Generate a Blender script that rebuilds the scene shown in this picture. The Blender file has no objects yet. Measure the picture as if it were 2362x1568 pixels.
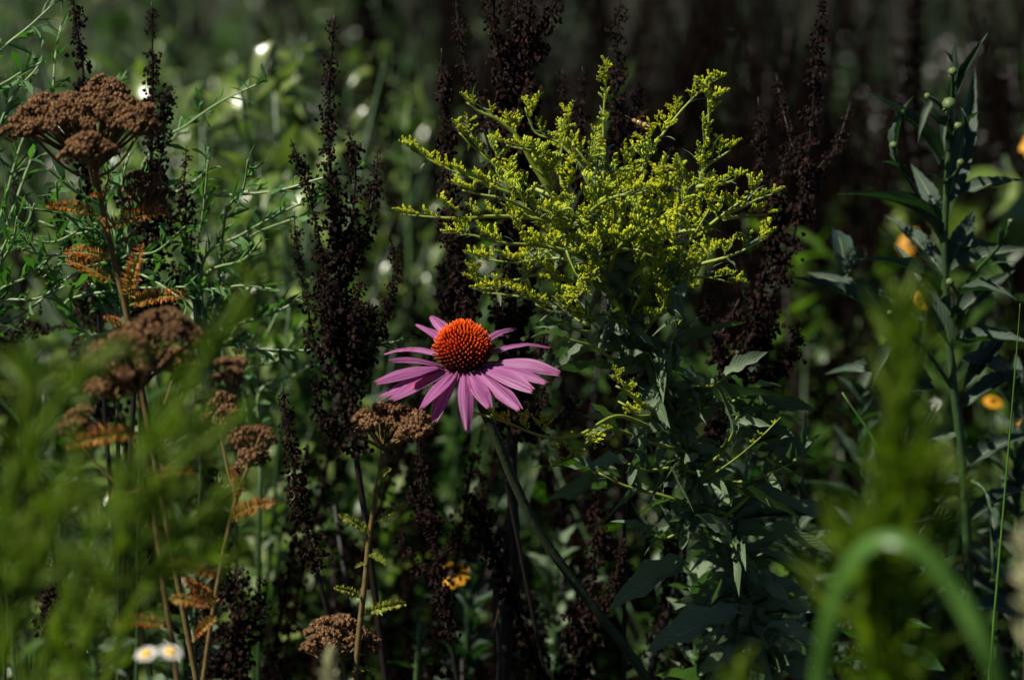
import bpy, math, random
import numpy as np
from mathutils import Vector, Matrix

rnd = random.Random(7)
R = math.radians
S = bpy.context.scene
COL = S.collection

# ------------------------------------------------------------------ camera, sky, sun, exposure
CAM = Vector((0.0, 0.0, 1.25)); PITCH = R(10)
cd = bpy.data.cameras.new('camera'); cam = bpy.data.objects.new('camera', cd); COL.objects.link(cam)
cam.location = CAM; cam.rotation_euler = (R(90) - PITCH, 0, 0)
cd.sensor_width = 36; cd.lens = 108; cd.clip_start = 0.05; cd.clip_end = 600
cd.dof.use_dof = True; cd.dof.focus_distance = 1.5; cd.dof.aperture_fstop = 7.1; cd.dof.aperture_blades = 0
S.camera = cam
SUN_EL, SUN_AZ = R(50), R(-112)        # sun high, to the left
W = bpy.data.worlds.new('World'); S.world = W; W.use_nodes = True
nt = W.node_tree; nt.nodes.clear()
sky = nt.nodes.new('ShaderNodeTexSky'); sky.sky_type = 'NISHITA'; sky.sun_disc = False
sky.air_density = .35; sky.dust_density = .15
sky.sun_elevation = SUN_EL; sky.sun_rotation = SUN_AZ
bg = nt.nodes.new('ShaderNodeBackground'); bg.inputs['Strength'].default_value = 0.05
wo = nt.nodes.new('ShaderNodeOutputWorld')
nt.links.new(sky.outputs[0], bg.inputs[0]); nt.links.new(bg.outputs[0], wo.inputs[0])
sl = bpy.data.lights.new('sun', 'SUN'); sl.energy = 5.0; sl.angle = R(0.53); sl.color = (1, .94, .83)
so = bpy.data.objects.new('sun', sl); COL.objects.link(so)
SDIR = Vector((math.sin(SUN_AZ) * math.cos(SUN_EL), math.cos(SUN_AZ) * math.cos(SUN_EL), math.sin(SUN_EL)))
so.rotation_euler = SDIR.to_track_quat('Z', 'Y').to_euler(); so.location = SDIR * 20
S.view_settings.view_transform = 'Standard'; S.view_settings.look = 'None'
S.view_settings.gamma = 1; S.view_settings.use_curve_mapping = False
S.view_settings.exposure = 0.8
S.render.engine = 'CYCLES'
S.cycles.use_denoising = True
S.cycles.max_bounces = 6; S.cycles.diffuse_bounces = 3; S.cycles.glossy_bounces = 2; S.cycles.transmission_bounces = 4
S.cycles.sample_clamp_indirect = 4

# ------------------------------------------------------------------ photo measure -> place
FW = Vector((0, math.cos(PITCH), -math.sin(PITCH))); UP = Vector((0, math.sin(PITCH), math.cos(PITCH))); RT = Vector((1, 0, 0))
def Q(X, Y, y):
    """the place at world depth y that the photo shows at X, Y (2361 x 1568 units)"""
    r = FW + RT * ((X - 1180.5) / 2361 / 3) + UP * ((784 - Y) / 2361 / 3)
    return CAM + r * (y / r.y)
def PX(y): return y / 3 / 2361 * 1.01          # metres of one photo unit at depth y
def scr(p):
    d = p - CAM; z = d.dot(FW)
    return (d.dot(RT) / z * 3 * 2361 + 1180.5, 784 - d.dot(UP) / z * 3 * 2361)

# ------------------------------------------------------------------ materials
def srgb(r, g, b):
    f = lambda c: c / 12.92 if c <= .04045 else ((c + .055) / 1.055) ** 2.4
    return (f(r / 255), f(g / 255), f(b / 255), 1)
class NT:
    def __init__(s, name):
        s.m = bpy.data.materials.new(name); s.m.use_nodes = True; s.t = s.m.node_tree; s.t.nodes.clear()
        s.out = s.n('OutputMaterial')
    def n(s, typ, **kw):
        x = s.t.nodes.new('ShaderNode' + typ)
        for k, v in kw.items(): setattr(x, k, v)
        return x
    def l(s, a, b): s.t.links.new(a, b)
    def math(s, op, a, b=None):
        x = s.n('Math', operation=op)
        for i, v in enumerate((a, b)):
            if v is None: continue
            if isinstance(v, (int, float)): x.inputs[i].default_value = v
            else: s.l(v, x.inputs[i])
        return x.outputs[0]
    def ramp(s, fac, stops):
        x = s.n('ValToRGB'); e = x.color_ramp.elements
        while len(e) < len(stops): e.new(.5)
        for q, (p, c) in zip(e, stops): q.position = p; q.color = c
        s.l(fac, x.inputs[0]); return x.outputs[0]
    def mix(s, fac, a, b, mode='MIX'):
        x = s.n('Mix', data_type='RGBA', blend_type=mode)
        for i, v in ((0, fac), (6, a), (7, b)):
            if isinstance(v, (int, float)): x.inputs[i].default_value = v
            elif isinstance(v, tuple): x.inputs[i].default_value = v
            else: s.l(v, x.inputs[i])
        return x.outputs[2]
    def rand(s):
        o = s.n('ObjectInfo'); g = s.n('NewGeometry')
        return s.math('FRACT', s.math('ADD', o.outputs['Random'], g.outputs['Random Per Island']))
    def noise(s, scale, detail=3, vec=None):
        x = s.n('TexNoise'); x.inputs['Scale'].default_value = scale; x.inputs['Detail'].default_value = detail
        if vec is None:
            vec = s.n('TexCoord').outputs['Object']
        s.l(vec, x.inputs['Vector']); return x.outputs[0]
    def uv(s):
        sx = s.n('SeparateXYZ'); s.l(s.n('TexCoord').outputs['UV'], sx.inputs[0]); return sx.outputs[0], sx.outputs[1]
    def finish(s, color, rough=.5, spec=.5, trans=0, tcolor=None, bump=None, bstr=.3, bdist=.001):
        p = s.n('BsdfPrincipled')
        s.l(color, p.inputs['Base Color'])
        if isinstance(rough, (int, float)): p.inputs['Roughness'].default_value = rough
        else: s.l(rough, p.inputs['Roughness'])
        p.inputs['Specular IOR Level'].default_value = spec
        if bump is not None:
            b = s.n('Bump'); b.inputs['Strength'].default_value = bstr; b.inputs['Distance'].default_value = bdist
            s.l(bump, b.inputs['Height']); s.l(b.outputs[0], p.inputs['Normal'])
        sh = p.outputs[0]
        if trans:
            t = s.n('BsdfTranslucent'); s.l(tcolor if tcolor is not None else color, t.inputs[0])
            m = s.n('MixShader'); m.inputs[0].default_value = trans
            s.l(sh, m.inputs[1]); s.l(t.outputs[0], m.inputs[2]); sh = m.outputs[0]
        s.l(sh, s.out.inputs[0]); return s.m

def leaf_mat(name, c1, c2, rough=.42, spec=.5, trans=.3, tmul=(1.5, 1.5, .5, 1), vein=True, rib=(.16, .2, .1, 1)):
    t = NT(name)
    col = t.mix(t.rand(), c1, c2)
    nz = t.noise(90, 4)
    col = t.mix(.6, col, t.ramp(nz, [(.3, (.55, .55, .55, 1)), (.7, (1.25, 1.2, 1.1, 1))]), 'MULTIPLY')
    bump = None
    if vein:
        u, v = t.uv()
        au = t.math('ABSOLUTE', t.math('SUBTRACT', u, .5))
        mid = t.math('LESS_THAN', au, .035)
        lat = t.math('SINE', t.math('MULTIPLY', t.math('SUBTRACT', v, t.math('MULTIPLY', au, .55)), 75.0))
        latm = t.math('GREATER_THAN', lat, .9)
        col = t.mix(t.math('MULTIPLY', latm, .25), col, rib)
        col = t.mix(t.math('MULTIPLY', mid, .75), col, rib)
        bump = t.math('ADD', t.math('MULTIPLY', lat, -.25), t.math('ADD', nz, t.math('MULTIPLY', mid, .5)))
    else:
        bump = nz
    tc = t.mix(1, col, tmul, 'MULTIPLY')
    return t.finish(col, rough, spec, trans, tc, bump, .5, .0006)

M = {}
M['gold_leaf'] = leaf_mat('goldenrod_leaf', (.068, .118, .055, 1), (.12, .175, .095, 1), .42, .55, .18, (1.2, 1.9, .45, 1))
M['dark_leaf'] = leaf_mat('bluish_shade_leaf', (.014, .036, .02, 1), (.024, .05, .03, 1), .46, .35, .14, (1.2, 2.4, .5, 1))  # green darkened and blued: shade on these leaves put into the colour
M['aster_leaf'] = leaf_mat('aster_leaf', (.06, .16, .04, 1), (.1, .23, .07, 1), .36, .5, .35, (1.2, 1.6, .4, 1), vein=False)
M['bg_mid'] = leaf_mat('weed_leaf', (.022, .056, .008, 1), (.05, .1, .015, 1), .4, .35, .34, (1.3, 1.9, .45, 1), vein=False)
M['bg_pale'] = leaf_mat('pale_weed_leaf', (.095, .155, .03, 1), (.19, .25, .07, 1), .28, .7, .32, (1.2, 1.5, .6, 1), vein=False)
M['bg_dark'] = leaf_mat('shade_leaf', (.004, .008, .004, 1), (.01, .015, .007, 1), .6, .08, .2, (1.2, 1.8, .5, 1), vein=False)  # near-black leaf: shade among the rear weeds put into its colour
M['bg_lime'] = leaf_mat('lime_leaf', (.07, .15, .02, 1), (.11, .2, .03, 1), .4, .4, .45, (1.4, 1.6, .3, 1), vein=False)
M['fore_leaf'] = leaf_mat('plume_leaf', (.07, .135, .008, 1), (.115, .18, .012, 1), .55, .2, .5, (1.1, 1.25, .35, 1), vein=False)
M['grass'] = leaf_mat('grass_blade', (.085, .20, .03, 1), (.1, .22, .035, 1), .38, .5, .45, (1.2, 1.6, .3, 1), vein=False)

def simple(name, c1, c2, rough=.6, spec=.3, trans=0, nscale=60, tmul=None, bstr=.4):
    t = NT(name); n = t.noise(nscale, 4)
    col = t.mix(t.rand(), c1, c2)
    col = t.mix(.7, col, t.ramp(n, [(.3, (.6, .6, .6, 1)), (.7, (1.3, 1.25, 1.2, 1))]), 'MULTIPLY')
    tc = t.mix(1, col, tmul, 'MULTIPLY') if tmul else None
    return t.finish(col, rough, spec, trans, tc, n, bstr, .0008)
M['seed'] = simple('dock_seed', (.0035, .0016, .001, 1), (.026, .0085, .0045, 1), .5, .14, .10, 300, (2, .9, .6, 1))
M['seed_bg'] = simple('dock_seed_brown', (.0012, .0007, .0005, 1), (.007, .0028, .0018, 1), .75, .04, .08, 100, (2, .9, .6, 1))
M['dock_stem'] = simple('dock_stem', (.006, .004, .003, 1), (.012, .007, .005, 1), .5, .3, 0, 200)
M['gold_stem'] = simple('goldenrod_stem', (.2, .27, .035, 1), (.25, .31, .04, 1), .5, .4, .15, 150, (1, 1, .4, 1))
M['green_stem'] = simple('green_stem', (.05, .10, .03, 1), (.07, .13, .04, 1), .45, .4, .1, 150)
M['cone_stem'] = simple('coneflower_stem', (.022, .034, .012, 1), (.03, .04, .014, 1), .6, .3, .0, 250)
M['aster_stem'] = simple('aster_stem', (.16, .24, .10, 1), (.2, .28, .13, 1), .4, .4, .1, 200)
M['dark_stem'] = simple('dark_green_stem', (.025, .06, .018, 1), (.035, .075, .022, 1), .42, .4, .1, 200)
M['yarrow'] = simple('dry_floret', (.10, .05, .024, 1), (.40, .225, .105, 1), .8, .15, .12, 420, (1.5, .9, .6, 1), .8)
M['yarrow_stem'] = simple('yarrow_stem', (.11, .075, .025, 1), (.13, .09, .03, 1), .7, .2, 0, 200)
M['white'] = simple('white_ray', (.7, .7, .68, 1), (.8, .8, .78, 1), .6, .2, .3, 100)
M['yellow'] = simple('yellow_ray', (.6, .27, .008, 1), (.7, .36, .01, 1), .55, .3, .35, 100, (1.2, 1, .5, 1))
M['disc'] = simple('yellow_disc', (.6, .36, .02, 1), (.7, .42, .03, 1), .7, .2, 0, 400)
M['dark_disc'] = simple('dark_disc', (.02, .01, .006, 1), (.03, .015, .01, 1), .7, .2, 0, 400)
M['pale_plume'] = simple('pale_plume', (.35, .36, .18, 1), (.45, .44, .25, 1), .7, .2, .3, 100)
M['dead_leaf'] = simple('dead_leaf', (.03, .016, .01, 1), (.05, .026, .016, 1), .6, .3, .2, 60, (1.6, .9, .6, 1))

t = NT('goldenrod_bud'); u, v = t.uv()
col = t.ramp(v, [(0, (.18, .32, .015, 1)), (.4, (.34, .47, .012, 1)), (.8, (.52, .54, .01, 1)), (1, (.62, .55, .01, 1))])
col = t.mix(.6, col, t.ramp(t.rand(), [(0, (.62, .8, .7, 1)), (1, (1.25, 1.1, 1, 1))]), 'MULTIPLY')
M['bud'] = t.finish(col, .45, .4, .28, t.mix(1, col, (1.2, 1.15, .4, 1), 'MULTIPLY'))
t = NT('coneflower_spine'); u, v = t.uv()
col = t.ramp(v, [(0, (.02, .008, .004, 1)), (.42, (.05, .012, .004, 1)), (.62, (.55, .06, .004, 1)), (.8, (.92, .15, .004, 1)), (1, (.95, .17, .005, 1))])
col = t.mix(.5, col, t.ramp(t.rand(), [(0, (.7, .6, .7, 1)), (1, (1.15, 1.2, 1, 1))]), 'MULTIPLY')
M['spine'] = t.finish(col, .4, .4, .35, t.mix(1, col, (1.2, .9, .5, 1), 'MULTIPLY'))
M['receptacle'] = simple('coneflower_heart', (.012, .006, .004, 1), (.02, .01, .006, 1), .7, .2, 0, 400)
def petal_mat(name, stain):
    t = NT(name); u, v = t.uv()
    cv = t.n('CombineXYZ'); t.l(t.math('MULTIPLY', u, 13.0), cv.inputs[0]); t.l(t.math('MULTIPLY', v, .9), cv.inputs[1])
    t.l(t.math('MULTIPLY', t.n('ObjectInfo').outputs['Random'], 20.0), cv.inputs[2])
    st = t.noise(1.0, 3, cv.outputs[0])
    col = t.ramp(st, [(.28, (.11, .024, .088, 1)), (.46, (.30, .085, .235, 1)), (.75, (.44, .20, .36, 1))])
    blot = t.noise(110, 2)
    col = t.mix(t.ramp(blot, [(.6, (0, 0, 0, 1)), (.74, (.65, .65, .65, 1))]), col, (.24, .03, .12, 1))
    col = t.mix(t.ramp(v, [(0, (.55, .55, .55, 1)), (.16, (0, 0, 0, 1)), (.93, (0, 0, 0, 1)), (1, (.6, .6, .6, 1))]), col, (.36, .07, .16, 1))
    if stain:
        d = t.math('ADD', t.math('ABSOLUTE', t.math('MULTIPLY', t.math('SUBTRACT', u, .42), 2.2)), t.math('ABSOLUTE', t.math('MULTIPLY', t.math('SUBTRACT', v, .5), 1.7)))
        d = t.math('ADD', d, t.math('MULTIPLY', t.noise(160, 3), .5))
        col = t.mix(t.ramp(d, [(.5, (.85, .85, .85, 1)), (.85, (0, 0, 0, 1))]), col, (.62, .05, .13, 1))
    return t.finish(col, .5, .35, .36, t.mix(1, col, (1.25, 1, 1.1, 1), 'MULTIPLY'), st, .5, .0006)
M['petal'] = petal_mat('pink_petal', False); M['petal_stained'] = petal_mat('stained_pink_petal', True)
t = NT('fern_leaf'); u, v = t.uv()
e = t.math('ABSOLUTE', t.math('SUBTRACT', u, .5))
f = t.math('ADD', t.math('MULTIPLY', e, 1.1), t.math('ADD', t.math('MULTIPLY', v, .45), t.math('MULTIPLY', t.noise(120), .35)))
col = t.ramp(f, [(.25, (.22, .21, .04, 1)), (.6, (.36, .21, .04, 1)), (.95, (.42, .13, .035, 1))])
M['fern_orange'] = t.finish(col, .55, .3, .4, t.mix(1, col, (1.3, 1.1, .5, 1), 'MULTIPLY'))
t = NT('fern_leaf_green'); u, v = t.uv()
col = t.mix(t.math('MULTIPLY', v, .5), (.22, .28, .04, 1), (.34, .3, .05, 1))
M['fern_green'] = t.finish(col, .55, .3, .4, t.mix(1, col, (1.2, 1.2, .5, 1), 'MULTIPLY'))
t = NT('soil'); n = t.noise(9, 8); n2 = t.noise(60, 6)
col = t.ramp(n, [(.35, (.010, .010, .006, 1)), (.55, (.02, .018, .01, 1)), (.72, (.012, .022, .007, 1))])
M['soil'] = t.finish(col, .95, .1, 0, None, n2, 1, .02)
t = NT('wasp_body'); xx = t.n('SeparateXYZ'); t.l(t.n('TexCoord').outputs['UV'], xx.inputs[0])
col = t.mix(t.math('GREATER_THAN', t.math('SINE', t.math('MULTIPLY', xx.outputs[1], 40.0)), 0.1), (.02, .012, .008, 1), (.3, .17, .04, 1))
M['wasp'] = t.finish(col, .35, .5)
M['wasp_dark'] = simple('wasp_dark', (.05, .045, .03, 1), (.06, .05, .03, 1), .4, .4, 0, 600)
t = NT('wasp_wing'); tr = t.n('BsdfTransparent'); gl = t.n('BsdfPrincipled'); gl.inputs['Base Color'].default_value = (.35, .13, .04, 1); gl.inputs['Roughness'].default_value = .25
mx = t.n('MixShader'); mx.inputs[0].default_value = .4; t.l(tr.outputs[0], mx.inputs[1]); t.l(gl.outputs[0], mx.inputs[2]); t.l(mx.outputs[0], t.out.inputs[0]); M['wing'] = t.m

# ------------------------------------------------------------------ mesh helpers
class MB:
    def __init__(s): s.v = []; s.f = []; s.uv = []; s.mi = []
    def face(s, idx, uvs, mi=0): s.f.append(idx); s.uv.extend(uvs); s.mi.append(mi)
    def tube(s, pts, radii, sides=6, mi=0, cap=True):
        n = len(pts)
        if isinstance(radii, (int, float)): radii = [radii] * n
        b = len(s.v); prev = None
        for i, p in enumerate(pts):
            tg = (pts[min(i + 1, n - 1)] - pts[max(i - 1, 0)])
            if tg.length < 1e-9: tg = Vector((0, 0, 1))
            tg.normalize()
            if prev is None:
                a = tg.cross(Vector((0, 1, .13)))
                if a.length < .1: a = tg.cross(Vector((1, 0, 0)))
                a.normalize()
            else:
                a = prev - tg * prev.dot(tg); a.normalize()
            prev = a; c = tg.cross(a)
            for k in range(sides):
                w = 2 * math.pi * k / sides
                s.v.append(p + (a * math.cos(w) + c * math.sin(w)) * radii[i])
        for i in range(n - 1):
            for k in range(sides):
                k2 = (k + 1) % sides
                s.face((b + i * sides + k, b + i * sides + k2, b + (i + 1) * sides + k2, b + (i + 1) * sides + k),
                       ((k / sides, i / (n - 1)), ((k + 1) / sides, i / (n - 1)), ((k + 1) / sides, (i + 1) / (n - 1)), (k / sides, (i + 1) / (n - 1))), mi)
        if cap:
            s.face(tuple(b + (n - 1) * sides + k for k in range(sides)), [(.5, 1)] * sides, mi)
    def leaf(s, M4, length, width, n=6, fold=.12, arch=.12, serr=0, mi=0, prof=None, twist=0., wave=0., curl=0., two=False):
        """a blade along +X; fold lifts its edges, arch lifts its middle, curl bends the tip down"""
        b = len(s.v); rows = []
        for i in range(n + 1):
            v = i / n
            w = (prof(v) if prof else (math.sin(math.pi * min(1, v ** .75 * 1.0)) ** .8 * (1 - .25 * v) + .03 * (1 - v))) * width * .5
            if serr and 0 < i < n and i % 2: w *= 1 - serr
            z = arch * 4 * v * (1 - v) * length - curl * v * v * length
            ph = twist * v
            row = []
            for sd in (-1, 0, 1):
                if i == n and sd: continue
                y = sd * w * math.cos(ph); zz = z + abs(sd) * fold * w + sd * w * math.sin(ph) + (wave * w * math.sin(v * 17 + sd) if sd else 0)
                row.append(len(s.v)); s.v.append(M4 @ Vector((v * length, y, zz)))
            rows.append(row)
        for i in range(n):
            a, c = rows[i], rows[i + 1]; v0, v1 = i / n, (i + 1) / n
            if i < n - 1:
                s.face((a[0], a[1], c[1], c[0]), ((0, v0), (.5, v0), (.5, v1), (0, v1)), mi)
                s.face((a[1], a[2], c[2], c[1]), ((.5, v0), (1, v0), (1, v1), (.5, v1)), mi)
            else:
                s.face((a[0], a[1], c[0]), ((0, v0), (.5, v0), (.5, v1)), mi)
                s.face((a[1], a[2], c[0]), ((.5, v0), (1, v0), (.5, v1)), mi)
    def bud(s, base, d, L, r, sides=5, mi=0, tip=.35):
        """a small pointed bud from base along d"""
        d = d.normalized(); a = d.orthogonal().normalized(); c = d.cross(a); b = len(s.v)
        prof = ((0, .35), (.3, .95), (.65, 1.), (.92, tip))
        for (h, q) in prof:
            for k in range(sides):
                w = 2 * math.pi * k / sides
                s.v.append(base + d * (h * L) + (a * math.cos(w) + c * math.sin(w)) * r * q)
        for i in range(3):
            for k in range(sides):
                k2 = (k + 1) % sides; h0, h1 = prof[i][0], prof[i + 1][0]
                s.face((b + i * sides + k, b + i * sides + k2, b + (i + 1) * sides + k2, b + (i + 1) * sides + k), ((0, h0), (1, h0), (1, h1), (0, h1)), mi)
        s.v.append(base + d * L); tpi = len(s.v) - 1
        for k in range(sides):
            s.face((b + 3 * sides + k, b + 3 * sides + (k + 1) % sides, tpi), ((0, .92), (1, .92), (.5, 1)), mi)
    def lump(s, c, r, rg, mi=0, squash=1., rough=.25, seg=6, rings=4):
        """an uneven rounded lump"""
        b = len(s.v); s.v.append(c + Vector((0, 0, r * squash)))
        for i in range(1, rings):
            th = math.pi * i / rings
            for k in range(seg):
                ph = 2 * math.pi * (k + .5 * (i % 2)) / seg; q = r * (1 + rg.uniform(-rough, rough))
                s.v.append(c + Vector((math.sin(th) * math.cos(ph) * q, math.sin(th) * math.sin(ph) * q, math.cos(th) * q * squash)))
        s.v.append(c - Vector((0, 0, r * squash))); e = len(s.v) - 1
        for k in range(seg):
            s.face((b, b + 1 + k, b + 1 + (k + 1) % seg), ((.5, 1), (0, .8), (1, .8)), mi)
            o = b + 1 + (rings - 2) * seg
            s.face((e, o + (k + 1) % seg, o + k), ((.5, 0), (1, .2), (0, .2)), mi)
        for i in range(rings - 2):
            for k in range(seg):
                k2 = (k + 1) % seg; o = b + 1 + i * seg; v0 = 1 - (i + 1) / rings; v1 = 1 - (i + 2) / rings
                s.face((o + k, o + seg + k, o + seg + k2, o + k2), ((0, v0), (0, v1), (1, v1), (1, v0)), mi)
    def mesh(s, name, mats, off=None, smooth=True):
        me = bpy.data.meshes.new(name)
        off = off or Vector((0, 0, 0))
        me.from_pydata([tuple(p - off) for p in s.v], [], s.f)
        uvl = me.uv_layers.new(name='UVMap')
        uvl.data.foreach_set('uv', np.array(s.uv, dtype=np.float32).ravel())
        for m in mats: me.materials.append(M[m])
        if len(mats) > 1: me.polygons.foreach_set('material_index', np.array(s.mi, dtype=np.int32))
        if smooth: me.polygons.foreach_set('use_smooth', np.ones(len(s.f), dtype=bool))
        me.update(); return me

def frame(x, up):
    """rotation whose X is x and whose Z is as near up as can be"""
    x = x.normalized(); y = up.cross(x)
    if y.length < 1e-4: y = Vector((0, 1, 0)).cross(x)
    y.normalize(); z = x.cross(y)
    return Matrix((x, y, z)).transposed().to_4x4()
def at(p, x, up=Vector((0, 0, 1)), sx=1, sy=1, sz=1):
    return Matrix.Translation(p) @ frame(x, up) @ Matrix.Diagonal((sx, sy, sz, 1))

def thing(name, label, cat, loc, group=None):
    o = bpy.data.objects.new(name, None); o.location = loc; o.empty_display_size = .02; COL.objects.link(o)
    o['label'] = label; o['category'] = cat
    if group: o['group'] = group
    return o
def part(name, mb, mats, root, parent=None, stuff=False, label=None):
    o = bpy.data.objects.new(name, mb.mesh(name, mats, root.location)); o.parent = parent or root; COL.objects.link(o)
    if stuff: o['kind'] = 'stuff'
    if label: o['label'] = label
    return o
def inst(name, me, root, parent, mat, label=None):
    o = bpy.data.objects.new(name, me); o.parent = parent; o.matrix_basis = Matrix.Translation(-root.location) @ mat; COL.objects.link(o)
    if label: o['label'] = label
    return o
KIDS = {}
def copy_tree(root):
    """a copy of a thing with copies of its parts and sub-parts"""
    if root.name not in KIDS:
        ks = {}
        for o in root.children_recursive: ks.setdefault(o.parent.name, []).append(o)
        KIDS[root.name] = ks
    ks = KIDS[root.name]
    def cp(o, par):
        c = o.copy(); COL.objects.link(c)
        if par: c.parent = par
        for k in ks.get(o.name, ()): cp(k, c)
        return c
    return cp(root, None)
def smooth_path(pts, n=8):
    """Catmull-Rom through the points"""
    if len(pts) < 3: return [pts[0].lerp(pts[-1], i / n) for i in range(n + 1)]
    P = [pts[0] * 2 - pts[1]] + list(pts) + [pts[-1] * 2 - pts[-2]]; out = []
    for i in range(1, len(P) - 2):
        p0, p1, p2, p3 = P[i - 1:i + 3]
        for k in range(n):
            t = k / n
            out.append(.5 * ((2 * p1) + (p2 - p0) * t + (2 * p0 - 5 * p1 + 4 * p2 - p3) * t * t + (3 * p1 - p0 - 3 * p2 + p3) * t ** 3))
    out.append(pts[-1].copy()); return out
class Path:
    def __init__(s, pts):
        s.p = pts; s.c = [0.]
        for a, b in zip(pts, pts[1:]): s.c.append(s.c[-1] + (b - a).length)
        s.L = s.c[-1]
    def at(s, t):
        d = min(max(t, 0), 1) * s.L; i = 0
        while i < len(s.c) - 2 and s.c[i + 1] < d: i += 1
        w = (d - s.c[i]) / max(1e-9, s.c[i + 1] - s.c[i]); return s.p[i].lerp(s.p[i + 1], w)
    def tan(s, t): return (s.at(t + .02) - s.at(t - .02)).normalized()
def to_ground(p, lean=(0, 0), n=5, tan=None):
    """points from p down to the ground, leaving p along tan"""
    t = Vector((0, 0, -1)) if tan is None else tan.normalized()
    if t.z > -.25: t = Vector((t.x, t.y, -.35)).normalized()
    c = p + t * p.z * .45; g = Vector((p.x * .35 + c.x * .65 + lean[0], p.y * .35 + c.y * .65 + lean[1], 0)); out = []
    for i in range(1, n + 1):
        k = i / n; out.append(p * (1 - k) ** 2 + c * (2 * k * (1 - k)) + g * (k * k))
    return out
def rdir(rg, up=0.):
    while True:
        v = Vector((rg.uniform(-1, 1), rg.uniform(-1, 1), rg.uniform(-1, 1)))
        if .1 < v.length < 1: break
    v.normalize(); v.z += up; return v.normalized()

# ------------------------------------------------------------------ setting
g = MB()
N = 40
xs = np.concatenate([np.linspace(-250, -12, 6), np.linspace(-10, 10, 29), np.linspace(12, 250, 6)])
ys = np.concatenate([np.linspace(-250, -4, 6), np.linspace(-3, 16, 29), np.linspace(18, 300, 6)])
for yv in ys:
    for xv in xs:
        near = abs(xv) < 11 and -3.5 < yv < 17
        g.v.append(Vector((xv, yv, (rnd.uniform(-.03, .0) if near else -.01))))
nx = len(xs)
for j in range(len(ys) - 1):
    for i in range(nx - 1):
        g.face((j * nx + i, j * nx + i + 1, (j + 1) * nx + i + 1, (j + 1) * nx + i), ((0, 0), (1, 0), (1, 1), (0, 1)))
me = g.mesh('ground', ['soil']); o = bpy.data.objects.new('ground', me); COL.objects.link(o); o['kind'] = 'structure'

# low herbs and grass over the soil: nobody could count it
gm = MB(); rg = random.Random(5)
for i in range(9000):
    y = .9 + 9 * rg.random() ** 1.3; x = rg.uniform(-1, 1) * (.3 + y * .3)
    h = rg.uniform(.08, .3); d = rdir(rg, .9)
    gm.leaf(at(Vector((x, y, -.02)), d, rdir(rg)), h, rg.uniform(.004, .012), n=3, arch=.1, curl=.25)
me = gm.mesh('undergrowth', ['bg_mid']); o = bpy.data.objects.new('undergrowth', me); COL.objects.link(o); o['kind'] = 'stuff'; o['label'] = 'low dark grass and herbs covering the soil under the weeds'

# ------------------------------------------------------------------ shared pieces
def lance(v): return (math.sin(math.pi * v ** .62) ** .9) * (1 - .15 * v) + .04 * (1 - v)
def oval(v): return math.sin(math.pi * v ** .8) ** .7
def linear(v): return min(1, v * 9 + .35) * (1 - v ** 3)
def leaf_set(name, mat, count, seed, width, prof=lance, serr=0, n=8, arch=(.02, .16), fold=(.05, .35), wave=.1, twist=.6, curl=.12):
    """leaf meshes of length 1 that share one material"""
    rg = random.Random(seed); out = []
    for i in range(count):
        mb = MB()
        mb.leaf(Matrix.Identity(4), 1, width, n=n, prof=prof, serr=serr, arch=rg.uniform(*arch), fold=rg.uniform(*fold), wave=wave, twist=rg.uniform(-twist, twist), curl=rg.uniform(-.02, curl))
        out.append(mb.mesh(name, [mat]))
    return out
L_GOLD = leaf_set('leaf', 'gold_leaf', 8, 1, 1.0, n=10)
L_DARK = leaf_set('leaf', 'dark_leaf', 8, 2, 1.0, n=18, serr=.10, twist=.22, wave=.04, curl=.05)
L_ASTER = leaf_set('leaf', 'aster_leaf', 6, 3, 1.0, prof=linear, n=4, arch=(-.05, .12))
L_BGM = leaf_set('leaf', 'bg_mid', 6, 4, 1.0, n=5)
L_BGP = leaf_set('leaf', 'bg_pale', 6, 5, 1.0, n=5)
L_BGL = leaf_set('leaf', 'bg_lime', 4, 6, 1.0, n=6)
L_BGD = leaf_set('leaf', 'bg_dark', 6, 8, 1.0, n=5)
def put_leaf(root, parent, base, tip, wpx, y, meshes, up=None, name='leaf', rg=rnd, label=None):
    """one leaf from base to tip, wpx photo units wide"""
    d = tip - base
    if up is None: up = (Vector((0, -.45, 1)) + rdir(rg) * .45)
    w = wpx * PX(y) * .5
    return inst(name, rg.choice(meshes), root, parent, at(base, d, up, d.length, w, d.length), label)

# dock whorls: each a ring of winged seeds hanging on short stalks
def whorl_mesh(rg, n):
    mb = MB()
    for i in range(n):
        a = rg.uniform(0, 6.283); r = rg.uniform(.2, 1.0); z = rg.uniform(-.65, .55)
        p = Vector((math.cos(a) * r, math.sin(a) * r, z - .25 * r * r))
        if rg.random() < .5: mb.tube([Vector((0, 0, z * .6 + .15)), p + Vector((0, 0, .1))], .022, 3, cap=False)
        d = (Vector((math.cos(a) * .4, math.sin(a) * .4, -.9)) + rdir(rg) * .7).normalized(); e = d.orthogonal().normalized(); q = d.cross(e)
        L = rg.uniform(.34, .52); b0 = rg.uniform(0, 2)
        for k in range(3):                      # three papery wings round the nut
            w = b0 + k * 2.094; n1 = e * math.cos(w) + q * math.sin(w)
            o = len(mb.v); ww = L * rg.uniform(.42, .6)
            mb.v += [p, p + d * L * .35 + n1 * ww + rdir(rg) * .03, p + d * L, p + d * L * .75 + n1 * ww * .7]
            mb.face((o, o + 1, o + 3, o + 2), ((0, 0), (1, .4), (1, .7), (0, 1)))
        mb.bud(p, d, L * .9, L * .26, 4)
    return mb
rg = random.Random(11)
WHORL = [whorl_mesh(rg, k).mesh('seed_cluster', ['seed'], smooth=False) for k in (16, 18, 19, 20, 22, 23, 24, 26)]
WHORL_BG = [whorl_mesh(rg, 9) for _ in range(4)]

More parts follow.
